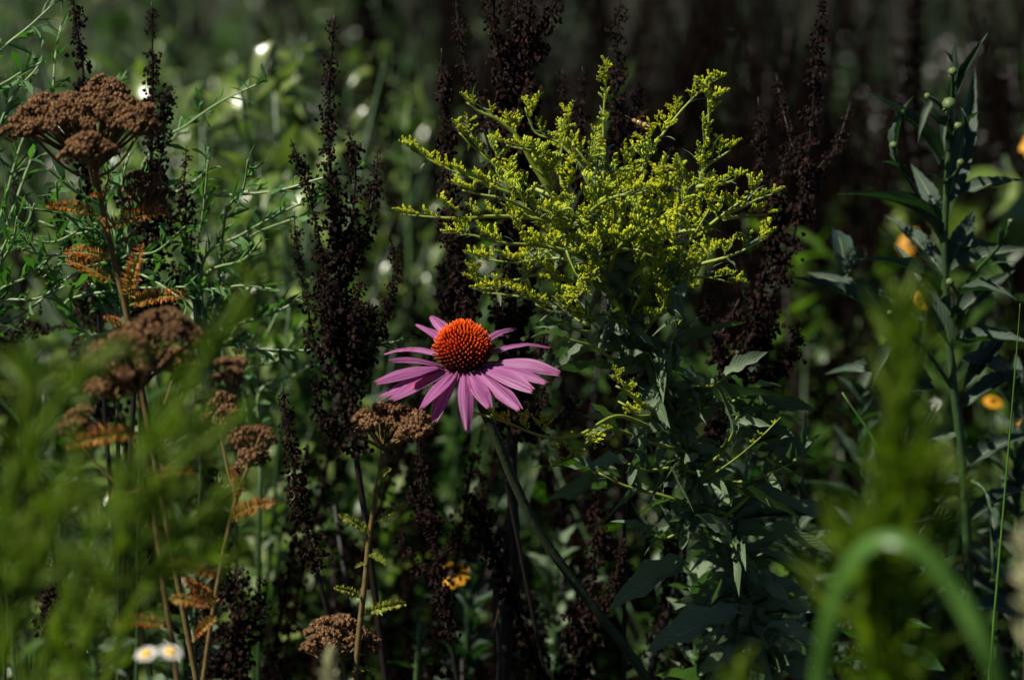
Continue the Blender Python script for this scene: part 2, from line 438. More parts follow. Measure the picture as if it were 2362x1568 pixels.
def put_whorls(root, stem, path, t0, t1, rpx, y, rg, gap=.82, taper=.45, dens=.93):
    """seed whorls round a stem, smaller and further apart near its tip"""
    r0 = rpx * PX(y); t = t0
    while t < t1:
        q = (t - t0) / max(1e-6, t1 - t0)
        r = r0 * 1.27 * (1 - taper * q) * rg.uniform(.55, 1.25) * (.7 if q > .93 else 1)
        if rg.random() < dens:
            m = Matrix.Translation(path.at(t) + Vector((rg.uniform(-.3, .3) * r, rg.uniform(-.3, .3) * r, 0))) @ Matrix.Rotation(rg.uniform(0, 6.28), 4, 'Z') @ Matrix.Rotation(rg.uniform(-.3, .3), 4, 'X') @ Matrix.Diagonal((r, r, r * rg.uniform(.9, 1.25), 1))
            inst('seed_cluster', rg.choice(WHORL), root, stem, m)
        t += r0 * (1 - taper * q) * gap * rg.uniform(.9, 1.6) / path.L

def dock(label, main, spikes, y, seed, spread=.02, rpx=27, stem_px=9, t0=.0, group='dead dock stalks with dark seed heads', lean=(0, 0), t_main=None):
    """main: photo points from the lowest one seen to the tip; spikes: list of (points from the stem outward, width)"""
    rg = random.Random(seed)
    P = [Q(a, b, y + (c if len(w) > 2 else 0)) for w in main for a, b, c in [(tuple(w) + (0,))[:3]]]
    base = to_ground(P[0], lean, tan=P[0] - P[1])
    root = thing('dock_plant', label, 'dock', base[-1], group)
    pts = smooth_path(P, 6); path = Path(pts)
    full = list(reversed(base)) + pts; n = len(full); rs = stem_px * PX(y) / 2
    mb = MB(); mb.tube(full, [rs * (1.3 - 1.0 * (i / n)) for i in range(n)], 6)
    st = part('stem', mb, ['dock_stem'], root)
    put_whorls(root, st, path, t_main if t_main is not None else t0, .99, rpx, y, rg)
    for sp in spikes:
        pp, wd = sp[0], (sp[1] if len(sp) > 1 else 20); dy = rg.uniform(-spread, spread)
        S_ = [Q(a, b, y + dy * (i / max(1, len(pp) - 1)) * 1.3) for i, (a, b) in enumerate(pp)]
        sp_ = smooth_path(S_, 6); pth = Path(sp_); k = len(sp_)
        mb = MB(); mb.tube(sp_, [rs * (.55 - .35 * i / k) for i in range(k)], 5)
        br = part('branch', mb, ['dock_stem'], root)
        put_whorls(root, br, pth, .12, .985, wd, y, rg)
    return root

# ------------------------------------------------------------------ goldenrod in the middle
def Z3(x, y): return ((950 + x / 1.96) * .9444, (100 + y / 1.96) * .9444)
def Z7(x, y): return ((1250 + x / 1.824) * .9444, (800 + y / 1.824) * .9444)
GY = 1.50
def spray_mesh(rg, n):
    """a spray of buds along +X, length 1: an axis with short side twigs; buds stand up on the upper side"""
    mb = MB(); pts = [Vector((t, 0, .14 * math.sin(t * 1.9) + .02 * math.sin(t * 9))) for t in [i / 6 for i in range(7)]]
    mb.tube(pts, [.022 - .013 * i / 6 for i in range(7)], 4, 0)
    ax = [(Path(pts), n, .15)]
    for k in range(4):
        t = rg.uniform(.1, .7); p = ax[0][0].at(t); sd = (-1) ** k; L = rg.uniform(.25, .45) * (1.15 - .5 * t)
        q = [p, p + Vector((.5, sd * .55, .2)) * L, p + Vector((.8, sd * .95, .55)) * L]; mb.tube(q, [.014, .011, .008], 3, 0, cap=False); ax.append((Path(q), int(4 + L * 9), .3))
    for pa, m, t0 in ax:
        for i in range(m + 2):
            t = t0 + (1 - t0) * i / (m + 1); p = pa.at(t); side = (-1) ** i * rg.uniform(.1, 1.0)
            d = (pa.tan(t) * rg.uniform(.2, .7) + Vector((0, side * .5, rg.uniform(.6, 1.1)))).normalized()
            q = p + d * rg.uniform(.03, .10) * (1.25 - .5 * t)
            mb.tube([p, q], .010, 3, 0, cap=False)
            for k in range(rg.choice((1, 1, 2, 2, 3))):
                dd = (d + rdir(rg) * .40).normalized()
                mb.bud(q, dd, rg.uniform(.12, .18), rg.uniform(.022, .032), 5, 1)
            if rg.random() < .25:
                mb.leaf(at(p, Vector((.8, side, -.1)), Vector((0, 0, 1))), rg.uniform(.14, .26), .04, n=3, mi=2)
    return mb
rg = random.Random(21)
SPRAY = [spray_mesh(rg, k).mesh('bud_spray', ['gold_stem', 'bud', 'gold_leaf']) for k in (9, 10, 11, 12, 12, 13, 14, 15)]
root = thing('goldenrod', 'yellow-green goldenrod plume of opening buds standing above the pink coneflower', 'goldenrod', to_ground(Q(1800, 1590, 1.54), (.02, .02), tan=Q(1800, 1590, 1.54) - Q(1690, 1330, GY + .02))[-1])
GOLD = root; rg = random.Random(22)
stem2 = [(x, y) for x, y in ((1690, 1330), (1650, 1200), (1595, 1070), (1545, 950), (1490, 830))] + [Z3(*p) for p in ((1160, 1390), (1100, 1270), (1030, 1130), (960, 1030), (900, 880), (790, 745), (690, 590), (620, 470), (520, 380), (430, 340), (375, 300))]
P = [Q(1800, 1590, 1.54)] + [Q(a, b, GY + .02 * (1 - i / 8)) for i, (a, b) in enumerate(stem2)]
full = to_ground(P[0], (.02, .02), tan=P[0] - P[1])[::-1] + smooth_path(P, 5); n = len(full)
rr_ = [.0030 * (1 - .30 * i / n) if i < n * .55 else .0030 * .83 * (1 - .88 * (i - n * .55) / (n * .45)) for i in range(n)]
kk = int(n * .42); mb = MB(); mb.tube(full[:kk + 1], rr_[:kk + 1], 7)
GSTEM = part('stem', mb, ['green_stem'], root)
mb = MB(); mb.tube(full[kk:], rr_[kk:], 7); part('flower_stem', mb, ['gold_stem'], root)
GPATH = Path(smooth_path(P, 5))
BR = [  # flower branches, measured in the photograph, stem outward; the number is how far they come forward or go back
    ([(640, 500), (560, 400), (470, 350), (420, 330), (375, 296)], 0, 60),
    ([(790, 745), (660, 690), (520, 600), (400, 505), (335, 440)], .012, 80),
    ([(860, 800), (700, 770), (500, 700), (400, 660), (250, 600), (105, 520)], -.01, 80),
    ([(900, 900), (700, 850), (500, 840), (350, 850), (180, 842), (55, 830)], -.02, 75),
    ([(1060, 1150), (1040, 900), (1030, 700), (1025, 520), (1030, 300), (1048, 115)], .03, 75),
    ([(1080, 1100), (1110, 850), (1170, 700), (1270, 510), (1345, 400), (1440, 290), (1545, 195)], .02, 80),
    ([(1200, 1000), (1340, 880), (1440, 760), (1490, 660), (1505, 530), (1530, 380), (1530, 270), (1575, 262)], .0, 85),
    ([(1490, 640), (1530, 590), (1580, 560), (1635, 522)], .0, 60),
    ([(1470, 700), (1540, 690), (1600, 685), (1660, 662)], -.01, 60),
    ([(1200, 1000), (1350, 930), (1500, 900), (1600, 830), (1720, 740), (1770, 690)], -.01, 85),
    ([(1600, 830), (1700, 790), (1760, 760), (1835, 735)], .0, 60),
    ([(1600, 850), (1700, 840), (1820, 830)], .01, 60),
    ([(1290, 1100), (1450, 1080), (1600, 1040), (1700, 1000), (1812, 940)], -.02, 80),
    ([(1010, 1080), (860, 1010), (700, 980), (520, 965), (400, 930), (330, 930)], -.025, 95),
    ([(1040, 1180), (880, 1150), (700, 1120), (560, 1170), (450, 1190), (385, 1118)], -.02, 85),
    ([(1110, 1370), (900, 1310), (700, 1240), (560, 1215), (450, 1205)], .01, 85),
    ([(1130, 1420), (980, 1370), (860, 1310), (760, 1290), (700, 1260)], .02, 70),
    ([(1160, 1340), (1230, 1180), (1350, 1150), (1500, 1130), (1650, 1160)], -.01, 80),
    ([(1060, 1000), (1000, 780), (900, 580), (800, 480), (700, 440), (650, 320)], .03, 90),
    ([(900, 880), (830, 700), (820, 560), (840, 460), (870, 372)], .01, 85),
    ([(1180, 1420), (1300, 1300), (1320, 1240), (1300, 1190)], -.02, 75),
    ([(990, 1060), (840, 900), (700, 830), (560, 760), (430, 735), (350, 715)], -.035, 95),
    ([(1000, 1080), (1080, 850), (1040, 700), (960, 600), (895, 515)], -.03, 95),
    ([(1080, 1220), (1200, 1050), (1330, 850), (1400, 700), (1380, 620)], .03, 95),
    ([(1100, 1250), (1230, 1060), (1380, 1010), (1450, 940), (1560, 760)], -.03, 95),
    ([(1020, 1120), (900, 1060), (760, 1040), (600, 1060), (420, 1040)], .02, 85),
    ([(940, 1000), (840, 870), (780, 850), (860, 800), (900, 850)], -.045, 85),
    ([(1130, 1300), (1180, 1100), (1180, 900), (1150, 760), (1120, 540)], .04, 90),
    ([(1040, 1150), (1090, 1000), (1200, 900), (1290, 800), (1300, 640)], -.045, 90),
    ([(800, 760), (740, 640), (700, 540), (640, 520), (560, 500)], -.02, 80),
    ([(1200, 1330), (1330, 1230), (1420, 1190), (1500, 1060), (1560, 1010)], .02, 85),
]
for i in range(13):                                        # more branches that fill the plume from front to back
    a = rg.uniform(0, 6.283); q = math.sqrt(rg.random()); ex, ey = 960 + 560 * q * math.cos(a), 860 + 330 * q * math.sin(a)
    sx, sy = rg.choice(((1100, 1270), (1030, 1130), (960, 1030), (900, 880), (1060, 1180)))
    BR.append(([(sx, sy), (sx * .5 + ex * .5 + rg.uniform(-60, 60), sy * .45 + ey * .55 - 40), (ex, ey)], rg.choice((-1, 1)) * rg.uniform(.02, .05), 95))
for pts2, dz, len_px in BR:
    k = len(pts2)
    # find where the main stem passes, so that the branch grows out of it
    b0 = Q(*Z3(*pts2[0]), GY)
    tb = min((i / 120 for i in range(40, 121)), key=lambda t: (Vector(scr(GPATH.at(t))) - Vector(scr(b0))).length)
    S_ = [Q(*Z3(*p), GY + dz * min(1, (i / (k - 1)) * 1.6)) for i, p in enumerate(pts2)]
    if (GPATH.at(tb) - S_[0]).length < .03: S_[0] = GPATH.at(tb)
    sp_ = smooth_path(S_, 5); pth = Path(sp_); m = len(sp_)
    mb = MB(); mb.tube(sp_, [.0013 * (1 - .7 * i / m) for i in range(m)], 5)
    for j in range(int(pth.L / .011)):                     # small narrow leaves along the branch
        t = rg.uniform(.1, .9); d = (pth.tan(t) * .7 + rdir(rg, .1)).normalized()
        mb.leaf(at(pth.at(t), d, Vector((0, 0, 1))), rg.uniform(.006, .016), rg.uniform(.0016, .003), n=4, mi=1)
    br = part('flower_branch', mb, ['gold_stem', 'gold_leaf'], root)
    ln = pth.L; s = .0; t = .25 if ln > .05 else .12
    while t < .985:
        tg = pth.tan(t); q = (t - .2) / .8; sd = rg.choice((-1, 1))
        side = tg.cross(Vector((0, -1, 0))); side.normalize()
        if side.z < 0: side = -side
        d = (tg * rg.uniform(.5, 1.0) + side * rg.uniform(-.35, .9) + Vector((0, rg.uniform(-.7, .7), 0)) + Vector((0, 0, .15))).normalized()
        sc = len_px * PX(GY) * .92 * rg.uniform(.7, 1.2) * (1.05 - .4 * q)
        if d.dot(tg) < 0: d = -d
        inst('bud_spray', rg.choice(SPRAY), root, br, at(pth.at(t), d, Vector((rg.uniform(-.3, .3), rg.uniform(-.5, .2), 1)), sc, sc, sc))
        t += rg.uniform(.0082, .0120) / ln
    sc = len_px * PX(GY) * .62
    inst('bud_spray', rg.choice(SPRAY), root, br, at(pth.at(.93), pth.tan(.97), Vector((0, -.2, 1)), sc, sc, sc))

# lower bud branches that reach in front of the coneflower stem
for pts2, ln_px in (([(1500, 985), (1420, 960), (1330, 1005), (1250, 1005), (1170, 975), (1075, 945)], 62), ([(1450, 1000), (1400, 990), (1330, 1040), (1300, 1060)], 50), ([(1540, 960), (1480, 930), (1440, 900), (1420, 890)], 50),
                     ([(1500, 960), (1470, 960), (1450, 940), (1425, 925)], 45), ([(1615, 1112), (1690, 1062), (1750, 1012), (1800, 962)], 26)):
    k = len(pts2); S_ = [Q(a, b, GY + .0 - .05 * min(1, i / 2)) for i, (a, b) in enumerate(pts2)]
    sp_ = smooth_path(S_, 5); pth = Path(sp_); m = len(sp_)
    mb = MB(); mb.tube(sp_, [(.0012 if ln_px > 30 else .0007) * (1 - .6 * i / m) for i in range(m)], 5)
    br = part('flower_branch', mb, ['gold_stem'], root); t = .45 if ln_px > 30 else .72
    while t < .99:
        tg = pth.tan(t); sc = ln_px * PX(GY) * .8 * rg.uniform(.8, 1.2)
        d = (tg * .8 + rdir(rg, .35) * .8).normalized()
        inst('bud_spray', rg.choice(SPRAY), root, br, at(pth.at(t), d, Vector((0, -.2, 1)), sc, sc, sc)); t += .0085 / pth.L

LV = [  # base, tip, width: the leaves one can tell apart
    ((1480, 815), (1262, 812), 34, .0), ((1470, 850), (1262, 846), 44, .02), ((1540, 835), (1722, 741), 30, -.02), ((1545, 810), (1642, 712), 30, .02),
    ((1600, 955), (1804, 911), 38, -.03), ((1650, 965), (1890, 944), 44, .02), ((1520, 905), (1638, 980), 46, -.02), ((1600, 1075), (1688, 1160), 52, -.03),
    ((1655, 1125), (1850, 1195), 46, -.02), ((1690, 1200), (1945, 1193), 44, .01), ((1700, 1235), (1920, 1270), 46, -.01), ((1400, 1125), (1262, 1150), 36, -.03),
    ((1590, 1300), (1403, 1403), 66, -.02), ((1590, 1320), (1440, 1330), 56, .02), ((1720, 1420), (1490, 1500), 62, -.01), ((1470, 880), (1545, 980), 50, -.03),
    ((1490, 800), (1530, 930), 46, -.03), ((1560, 1060), (1490, 1170), 42, -.03), ((1540, 1090), (1600, 1180), 34, -.04), ((1660, 1010), (1870, 1035), 36, .02),
    ((1745, 1040), (1885, 1060), 34, .0), ((1735, 1030), (1835, 1010), 30, -.02), ((1740, 1000), (1715, 935), 30, -.02), ((1770, 990), (1690, 920), 26, -.02),
    ((1755, 985), (1760, 915), 20, -.03), ((1760, 1010), (1850, 965), 24, -.03), ((1730, 1060), (1850, 1100), 30, -.02), ((1600, 1100), (1500, 1130), 34, -.02),
    ((1480, 1130), (1400, 1190), 34, -.03), ((1620, 1180), (1560, 1290), 44, -.02), ((1680, 1260), (1560, 1200), 40, .02), ((1700, 1300), (1830, 1390), 56, .0),
    ((1700, 1330), (1610, 1420), 50, .01), ((1690, 1230), (1705, 1370), 40, -.03), ((1430, 1100), (1300, 1075), 34, .01), ((1350, 1080), (1210, 1075), 34, .0),
    ((1730, 1380), (1900, 1400), 60, .02), ((1760, 1450), (1900, 1500), 60, .0), ((1760, 1480), (1640, 1560), 60, .02), ((1640, 940), (1560, 860), 30, .02),
]
for b_, t_, w_, dy in LV:
    # leaves grow from the stem or from a shoot near it
    put_leaf(root, root, Q(b_[0], b_[1], GY + .012), Q(t_[0], t_[1], GY + dy), w_, GY, L_GOLD, rg=rg)
SH = [([(1690, 1190), (1600, 1165), (1520, 1140), (1440, 1120), (1380, 1090)], .0), ([(1640, 1100), (1560, 1080), (1490, 1085), (1450, 1070)], -.03), ([(1600, 1090), (1660, 1050), (1690, 1000), (1700, 960)], -.03),
      ([(1560, 960), (1620, 930), (1690, 925), (1720, 905)], -.01), ([(1660, 1230), (1680, 1250), (1690, 1260), (1700, 1255)], -.04), ([(1660, 1200), (1720, 1150), (1770, 1090), (1800, 1040)], .0),
      ([(1580, 1040), (1500, 1020), (1450, 1000), (1400, 985)], -.02), ([(1500, 840), (1540, 800), (1560, 760), (1570, 740)], -.02), ([(1480, 800), (1400, 770), (1330, 760), (1290, 735)], .0), ([(1490, 830), (1420, 830), (1370, 800), (1300, 780)], -.02),
      ([(1530, 920), (1590, 890), (1640, 890), (1670, 870)], -.03), ([(1620, 1110), (1720, 1110), (1800, 1080), (1850, 1050)], -.01), ([(1450, 740), (1500, 700), (1530, 680), (1560, 640)], -.01), ([(1650, 1190), (1590, 1210), (1540, 1240), (1500, 1230)], .01)]
for pts2, dz in SH:
    S_ = [Q(a, b, GY + .012 + (dz - .012) * i / 3) for i, (a, b) in enumerate(pts2)]; sp_ = smooth_path(S_, 4); pth = Path(sp_); m = len(sp_)
    mb = MB(); mb.tube(sp_, [.0012 * (1 - .5 * i / m) for i in range(m)], 5)
    br = part('shoot', mb, ['gold_stem'], root)
    for j in range(9):
        t = .35 + .65 * j / 8; d = (pth.tan(t) * (.4 + .8 * (j > 5)) + rdir(rg, .15)).normalized()
        L = rg.uniform(.011, .026); b_ = pth.at(t)
        inst('leaf', rg.choice(L_GOLD), root, br, at(b_, d, Vector((0, -.3, 1)) + rdir(rg) * .4, L, L * rg.uniform(.14, .2), L))
for j in range(270):                                            # leaves up the stem, into the plume
    t = rg.uniform(.02, .72); p = GPATH.at(t); d = rdir(rg, .1); d.z *= .7
    L = rg.uniform(.016, .038) * (1.15 if t < .35 else .8); w = L * rg.uniform(.10, .15)
    inst('leaf', rg.choice(L_GOLD), root, root, at(p, d, Vector((0, -.3, 1)) + rdir(rg) * .4, L, w, L))

# ------------------------------------------------------------------ coneflower
CY = 1.46; px = PX(CY)
C0 = Q(1068, 818, CY)
tilt = R(22); AX = Vector((-.05, -math.sin(tilt), math.cos(tilt))).normalized()
E1 = Vector((1, 0, 0)); E1 = (E1 - AX * E1.dot(AX)).normalized(); E2 = AX.cross(E1)
stem_pts = [C0 - AX * .006, Q(1085, 880, CY + .01), Q(1110, 935, CY + .012), Q(1145, 1010, CY + .014), Q(1185, 1110, CY + .017), Q(1240, 1220, CY + .02), Q(1330, 1350, CY + .025), Q(1440, 1490, CY + .03), Q(1500, 1580, CY + .035)]
gp = to_ground(stem_pts[-1], (.0, .02), tan=stem_pts[-1] - stem_pts[-2])
root = thing('coneflower', 'purple coneflower with drooping pink petals and a spiky orange cone', 'flower', gp[-1]); rg = random.Random(31)
full = gp[::-1] + smooth_path(stem_pts, 5)[::-1]; n = len(full)
mb = MB(); mb.tube(full, [.0024 if i < n * .8 else .0021 for i in range(n)], 8)
for i in range(160):                                           # fine bristles on the stalk
    t = rg.random(); p = Path(full[4:]).at(t) if i == 0 else full[4 + int(t * (n - 6))].lerp(full[5 + int(t * (n - 6))], rg.random()); d = rdir(rg)
    mb.tube([p, p + d * .0042], [.00022, .00006], 3, cap=False)
part('stem', mb, ['cone_stem'], root)
RC, HC = 63 * px, 83 * px
head = MB()
seg, rings = 20, 8
for i in range(rings + 1):
    th = math.pi / 2 * i / rings
    for k in range(seg):
        w = 2 * math.pi * k / seg
        head.v.append(C0 + (E1 * math.cos(w) + E2 * math.sin(w)) * RC * .84 * math.cos(th) + AX * (HC * .84 * math.sin(th) - .003))
for i in range(rings):
    for k in range(seg):
        k2 = (k + 1) % seg; head.face((i * seg + k, i * seg + k2, (i + 1) * seg + k2, (i + 1) * seg + k), ((0, 0), (1, 0), (1, 1), (0, 1)))
o = len(head.v); head.v.append(C0 - AX * .006)
for k in range(seg): head.face((o, (k + 1) % seg, k), ((0, 0), (1, 0), (1, 1)))
HEAD = part('flower_head', head, ['receptacle'], root)
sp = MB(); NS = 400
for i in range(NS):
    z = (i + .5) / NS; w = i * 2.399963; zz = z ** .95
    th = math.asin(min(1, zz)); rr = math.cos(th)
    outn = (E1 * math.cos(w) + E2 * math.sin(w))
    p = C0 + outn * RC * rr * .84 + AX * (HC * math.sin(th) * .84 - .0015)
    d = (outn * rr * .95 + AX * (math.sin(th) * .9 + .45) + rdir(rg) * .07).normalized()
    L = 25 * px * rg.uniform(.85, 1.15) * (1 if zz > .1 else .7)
    q0 = len(sp.uv); sp.bud(p, d, L, 2.9 * px, 4, tip=.5); sp.uv[q0:] = [(a_, b_ * (.5 + .5 * min(1, zz * 1.7))) for a_, b_ in sp.uv[q0:]]  # lower rows keep less orange: shade low on the cone put into colour
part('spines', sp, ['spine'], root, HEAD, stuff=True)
PET = [  # tip, width, on the far side?, stained?
    ((889, 815), 40, 1, 0), ((904, 830), 40, 0, 0), ((869, 879), 50, 0, 0), ((880, 912), 46, 0, 0), ((905, 918), 60, 0, 1), ((972, 938), 52, 0, 0), ((1003, 969), 46, 0, 0), ((1076, 989), 44, 0, 0),
    ((1128, 936), 46, 0, 0), ((1198, 940), 52, 0, 0), ((1226, 897), 44, 0, 0), ((1256, 880), 42, 0, 0), ((1286, 858), 40, 0, 0), ((1264, 800), 40, 1, 0), ((961, 748), 40, 1, 0), ((994, 729), 36, 1, 0), ((1186, 757), 24, 1, 0), ((1160, 772), 20, 1, 0)]
for i, ((tx, ty), wd, far, stain) in enumerate(PET):
    best = None
    for j in range(-60, 61):
        y = CY + j * .0009; dy = j * .0009
        if (far and dy < 0) or (not far and dy > .004): continue
        T = Q(tx, ty, y); v = T - C0; v -= AX * v.dot(AX)
        if v.length < .01: continue
        B = C0 + v.normalized() * RC * .85 - AX * .003; L = (T - B).length
        sc = abs(L - (.037 if not far else .033))
        if best is None or sc < best[0]: best = (sc, B, T, v.normalized())
    _, B, T, out = best
    d = T - B; L = d.length; drop = -d.dot(AX)
    nm = AX - d.normalized() * AX.dot(d.normalized()); nm.normalize()
    mb = MB(); nu, nv = 6, 12; bx = len(mb.v); tw = rg.uniform(-.7, .7); asym = rg.uniform(-.1, .1); sid0 = d.normalized().cross(nm)
    for a in range(nv + 1):
        v = a / nv; w = wd * px * .43 * (min(1, .42 + 1.25 * v) if v < .5 else 1.0) * (1 - max(0, v - .62) ** 1.8 * 4.1 * .95)
        bulge = math.sin(math.pi * v) * L * rg.uniform(.10, .11) * (1 if drop > .004 else .5)
        cen = B + d * v + nm * bulge + sid0 * math.sin(v * 3.0) * L * asym * .4
        sd = (sid0 * math.cos(tw * v) + nm * math.sin(tw * v))
        for b in range(nu + 1):
            u = b / nu * 2 - 1
            ridge = .0007 * math.cos(u * math.pi * 2.0) * (1 - v * .5) - .0012 * u * u
            notch = (.06 * L * (abs(math.sin(u * 4.4)) - .4)) if a == nv else (.028 * L * (abs(math.sin(u * 4.4)) - .4) if a == nv - 1 else 0)
            mb.v.append(cen + sd * w * u + nm * ridge + d.normalized() * notch)
    for a in range(nv):
        for b in range(nu):
            i0 = a * (nu + 1) + b
            mb.face((i0, i0 + 1, i0 + nu + 2, i0 + nu + 1), ((b / nu, a / nv), ((b + 1) / nu, a / nv), ((b + 1) / nu, (a + 1) / nv), (b / nu, (a + 1) / nv)))
    part('petal', mb, ['petal_stained' if stain else 'petal'], root, HEAD, label='drooping pink petal with a red stain' if stain else None)
for i in range(16):                                            # green bracts under the petals
    w = i * .3927; outn = E1 * math.cos(w) + E2 * math.sin(w)
    mb = MB(); mb.leaf(at(C0 - AX * .005 + outn * .003, outn - AX * .35, AX), .012, .003, n=4)
    part('bract', mb, ['gold_leaf'], root, HEAD)

# ------------------------------------------------------------------ docks in and near the focus
dock('tall branched dock with dark seed spikes left of the pink coneflower', [(845, 1215), (825, 1080), (808, 960), (797, 850), (790, 720), (775, 560), (762, 400), (758, 250), (765, 120), (771, 35)],
     [([(800, 880), (750, 720), (745, 600), (720, 480), (700, 400), (668, 318)], 21), ([(795, 800), (800, 640), (815, 480), (820, 380), (800, 290)], 24), ([(800, 660), (840, 540), (860, 450), (872, 345)], 20), ([(800, 920), (730, 800), (705, 680), (685, 570), (678, 490)], 19),
      ([(805, 960), (870, 780), (895, 700), (912, 620), (897, 535)], 19), ([(790, 820), (770, 700), (750, 610)], 22), ([(815, 1050), (770, 1000), (735, 930), (728, 860)], 20), ([(790, 760), (840, 720), (855, 690)], 18), ([(795, 850), (850, 760), (858, 700)], 20), ([(800, 620), (785, 520), (780, 400)], 24), ([(800, 850), (760, 760), (745, 660)], 24), ([(805, 870), (815, 760), (835, 640)], 22)],
     1.54, 101, rpx=25, stem_px=13, t_main=.17)
dock('massive dense brown dock rising behind the left half of the goldenrod', [(1160, 1560), (1172, 1400), (1185, 1250), (1180, 1100), (1185, 950), (1182, 800), (1183, 640), (1180, 480), (1182, 330), (1185, 200), (1190, 80), (1195, -60)],
     [([(1180, 650), (1150, 420), (1110, 270), (1075, 160), (1058, 60), (1050, -20)], 22), ([(1185, 330), (1215, 200), (1240, 90), (1275, 20), (1290, -50)], 28), ([(1185, 300), (1160, 180), (1140, 60), (1140, -40)], 34), ([(1185, 260), (1215, 120), (1225, -30)], 34), ([(1182, 420), (1170, 280), (1165, 150)], 34), ([(1184, 400), (1210, 300), (1215, 180)], 30),
      ([(1182, 780), (1220, 700), (1230, 620)], 24), ([(1182, 900), (1240, 820), (1260, 760)], 22), ([(1182, 760), (1150, 690), (1140, 620)], 26), ([(1180, 980), (1235, 940), (1260, 880)], 20), ([(1185, 1000), (1300, 960), (1320, 900)], 22)],
     1.57, 102, rpx=34, stem_px=26, t_main=.36, spread=.03)
dock('slim dock with a dark spike just left of the goldenrod, behind the coneflower', [(1175, 1150), (1120, 920), (1085, 760), (1062, 660), (1048, 540), (1036, 420), (1030, 320), (1022, 210), (1018, 112)],
     [([(1085, 780), (1050, 720), (1025, 660), (1010, 605)], 19), ([(1060, 640), (1035, 560), (1030, 500)], 22), ([(1090, 800), (1080, 730), (1065, 690)], 22)], 1.55, 103, rpx=25, stem_px=8, t_main=.36)
dock('dark dock rising behind the top of the goldenrod, right of its upright tip', [(1440, 900), (1440, 700), (1435, 500), (1425, 330), (1420, 200), (1425, 90), (1432, -30)],
     [([(1435, 420), (1460, 300), (1472, 180)], 20), ([(1435, 500), (1370, 400), (1340, 280), (1343, 155)], 17), ([(1435, 520), (1340, 420), (1300, 300), (1297, 160)], 19)], 1.60, 104, rpx=25, stem_px=9, t_main=.3)
dock('tall dark dock with spreading spikes right of the goldenrod', [(1490, 1580), (1550, 1380), (1610, 1130), (1680, 880), (1740, 760), (1800, 640), (1840, 500), (1860, 380), (1875, 250), (1880, 130), (1898, -30)],
     [([(1740, 740), (1770, 600), (1765, 480), (1755, 350), (1748, 225)], 24), ([(1790, 660), (1790, 520), (1800, 420), (1815, 330)], 26), ([(1830, 520), (1880, 400), (1925, 345), (1945, 290), (1962, 235)], 18), ([(1850, 420), (1820, 310), (1800, 230), (1790, 170)], 17), ([(1690, 860), (1750, 780), (1790, 700)], 27), ([(1680, 880), (1800, 840), (1835, 790), (1840, 735)], 22),
      ([(1640, 1000), (1740, 900), (1790, 860), (1800, 800)], 26), ([(1680, 880), (1655, 800), (1690, 720), (1720, 660)], 24), ([(1650, 980), (1690, 850), (1730, 800)], 26), ([(1690, 860), (1640, 760), (1635, 680)], 20), ([(1700, 840), (1770, 760), (1780, 680)], 28)],
     1.58, 105, rpx=27, stem_px=13, t_main=.36, spread=.03)
dock('dark dock spike leaving the top edge above the big brown yarrow head', [(230, 760), (215, 560), (200, 380), (195, 240), (190, 140), (175, 50), (165, -40)], [([(225, 660), (160, 560), (125, 480), (110, 415)], 19)], 1.56, 106, rpx=25, stem_px=9, t_main=.1)
dock('bushy dark dock behind the right end of the big yarrow head', [(310, 900), (325, 700), (335, 550), (345, 430), (350, 320), (352, 200), (352, 100), (350, 5)],
     [([(345, 560), (410, 500), (425, 410), (430, 335)], 21), ([(345, 760), (430, 640), (440, 560), (445, 470)], 21), ([(345, 480), (370, 380), (385, 260), (395, 190)], 20), ([(340, 600), (300, 500), (290, 400)], 24), ([(340, 640), (370, 560), (375, 480)], 28), ([(335, 700), (260, 640), (240, 590)], 24), ([(335, 700), (390, 660), (400, 600)], 26)], 1.56, 107, rpx=28, stem_px=10, t_main=.18)
dock('single leaning dark dock spike left of the small brown yarrow', [(752, 1400), (725, 1290), (700, 1190), (682, 1100), (668, 1010), (658, 950), (652, 890)], [], 1.50, 108, rpx=23, stem_px=9, t_main=.2)
dock('forked dark dock below the coneflower, beside the small yarrow', [(1055, 1570), (1035, 1450), (1015, 1340), (1000, 1250), (985, 1160), (972, 1080), (965, 1015)], [([(1010, 1330), (960, 1300), (935, 1260), (920, 1228)], 19), ([(1005, 1280), (1040, 1250), (1062, 1205)], 16), ([(990, 1200), (955, 1150), (945, 1120)], 19)], 1.54, 109, rpx=22, stem_px=10, t_main=.2)
dock('short dark dock spike just under the lowest coneflower petal', [(1145, 1420), (1135, 1280), (1125, 1200), (1110, 1130), (1100, 1065)], [], 1.58, 110, rpx=20, stem_px=6, t_main=.4)
dock('dark dock with a forked top below the lower goldenrod leaves', [(1335, 1580), (1350, 1470), (1365, 1350), (1375, 1240), (1382, 1130), (1385, 1080)], [([(1370, 1420), (1420, 1340), (1440, 1240)], 19), ([(1355, 1480), (1320, 1420), (1330, 1380)], 20)], 1.56, 111, rpx=31, stem_px=9, t_main=.0)
dock('thick dark dock among the green plumes at lower left', [(560, 1600), (545, 1450), (520, 1330), (505, 1200), (500, 1080)], [([(550, 1560), (590, 1430), (602, 1325)], 20), ([(540, 1480), (470, 1400), (440, 1330)], 26), ([(545, 1520), (560, 1400), (560, 1300)], 28), ([(545, 1560), (480, 1500), (450, 1430)], 26)], 1.56, 112, rpx=32, stem_px=10, t_main=.0)
dock('thin dark dock spike behind the wiry green aster twigs', [(545, 1130), (545, 950), (545, 800), (558, 650), (572, 560), (578, 505)], [], 1.66, 113, rpx=16, stem_px=6, t_main=.15)
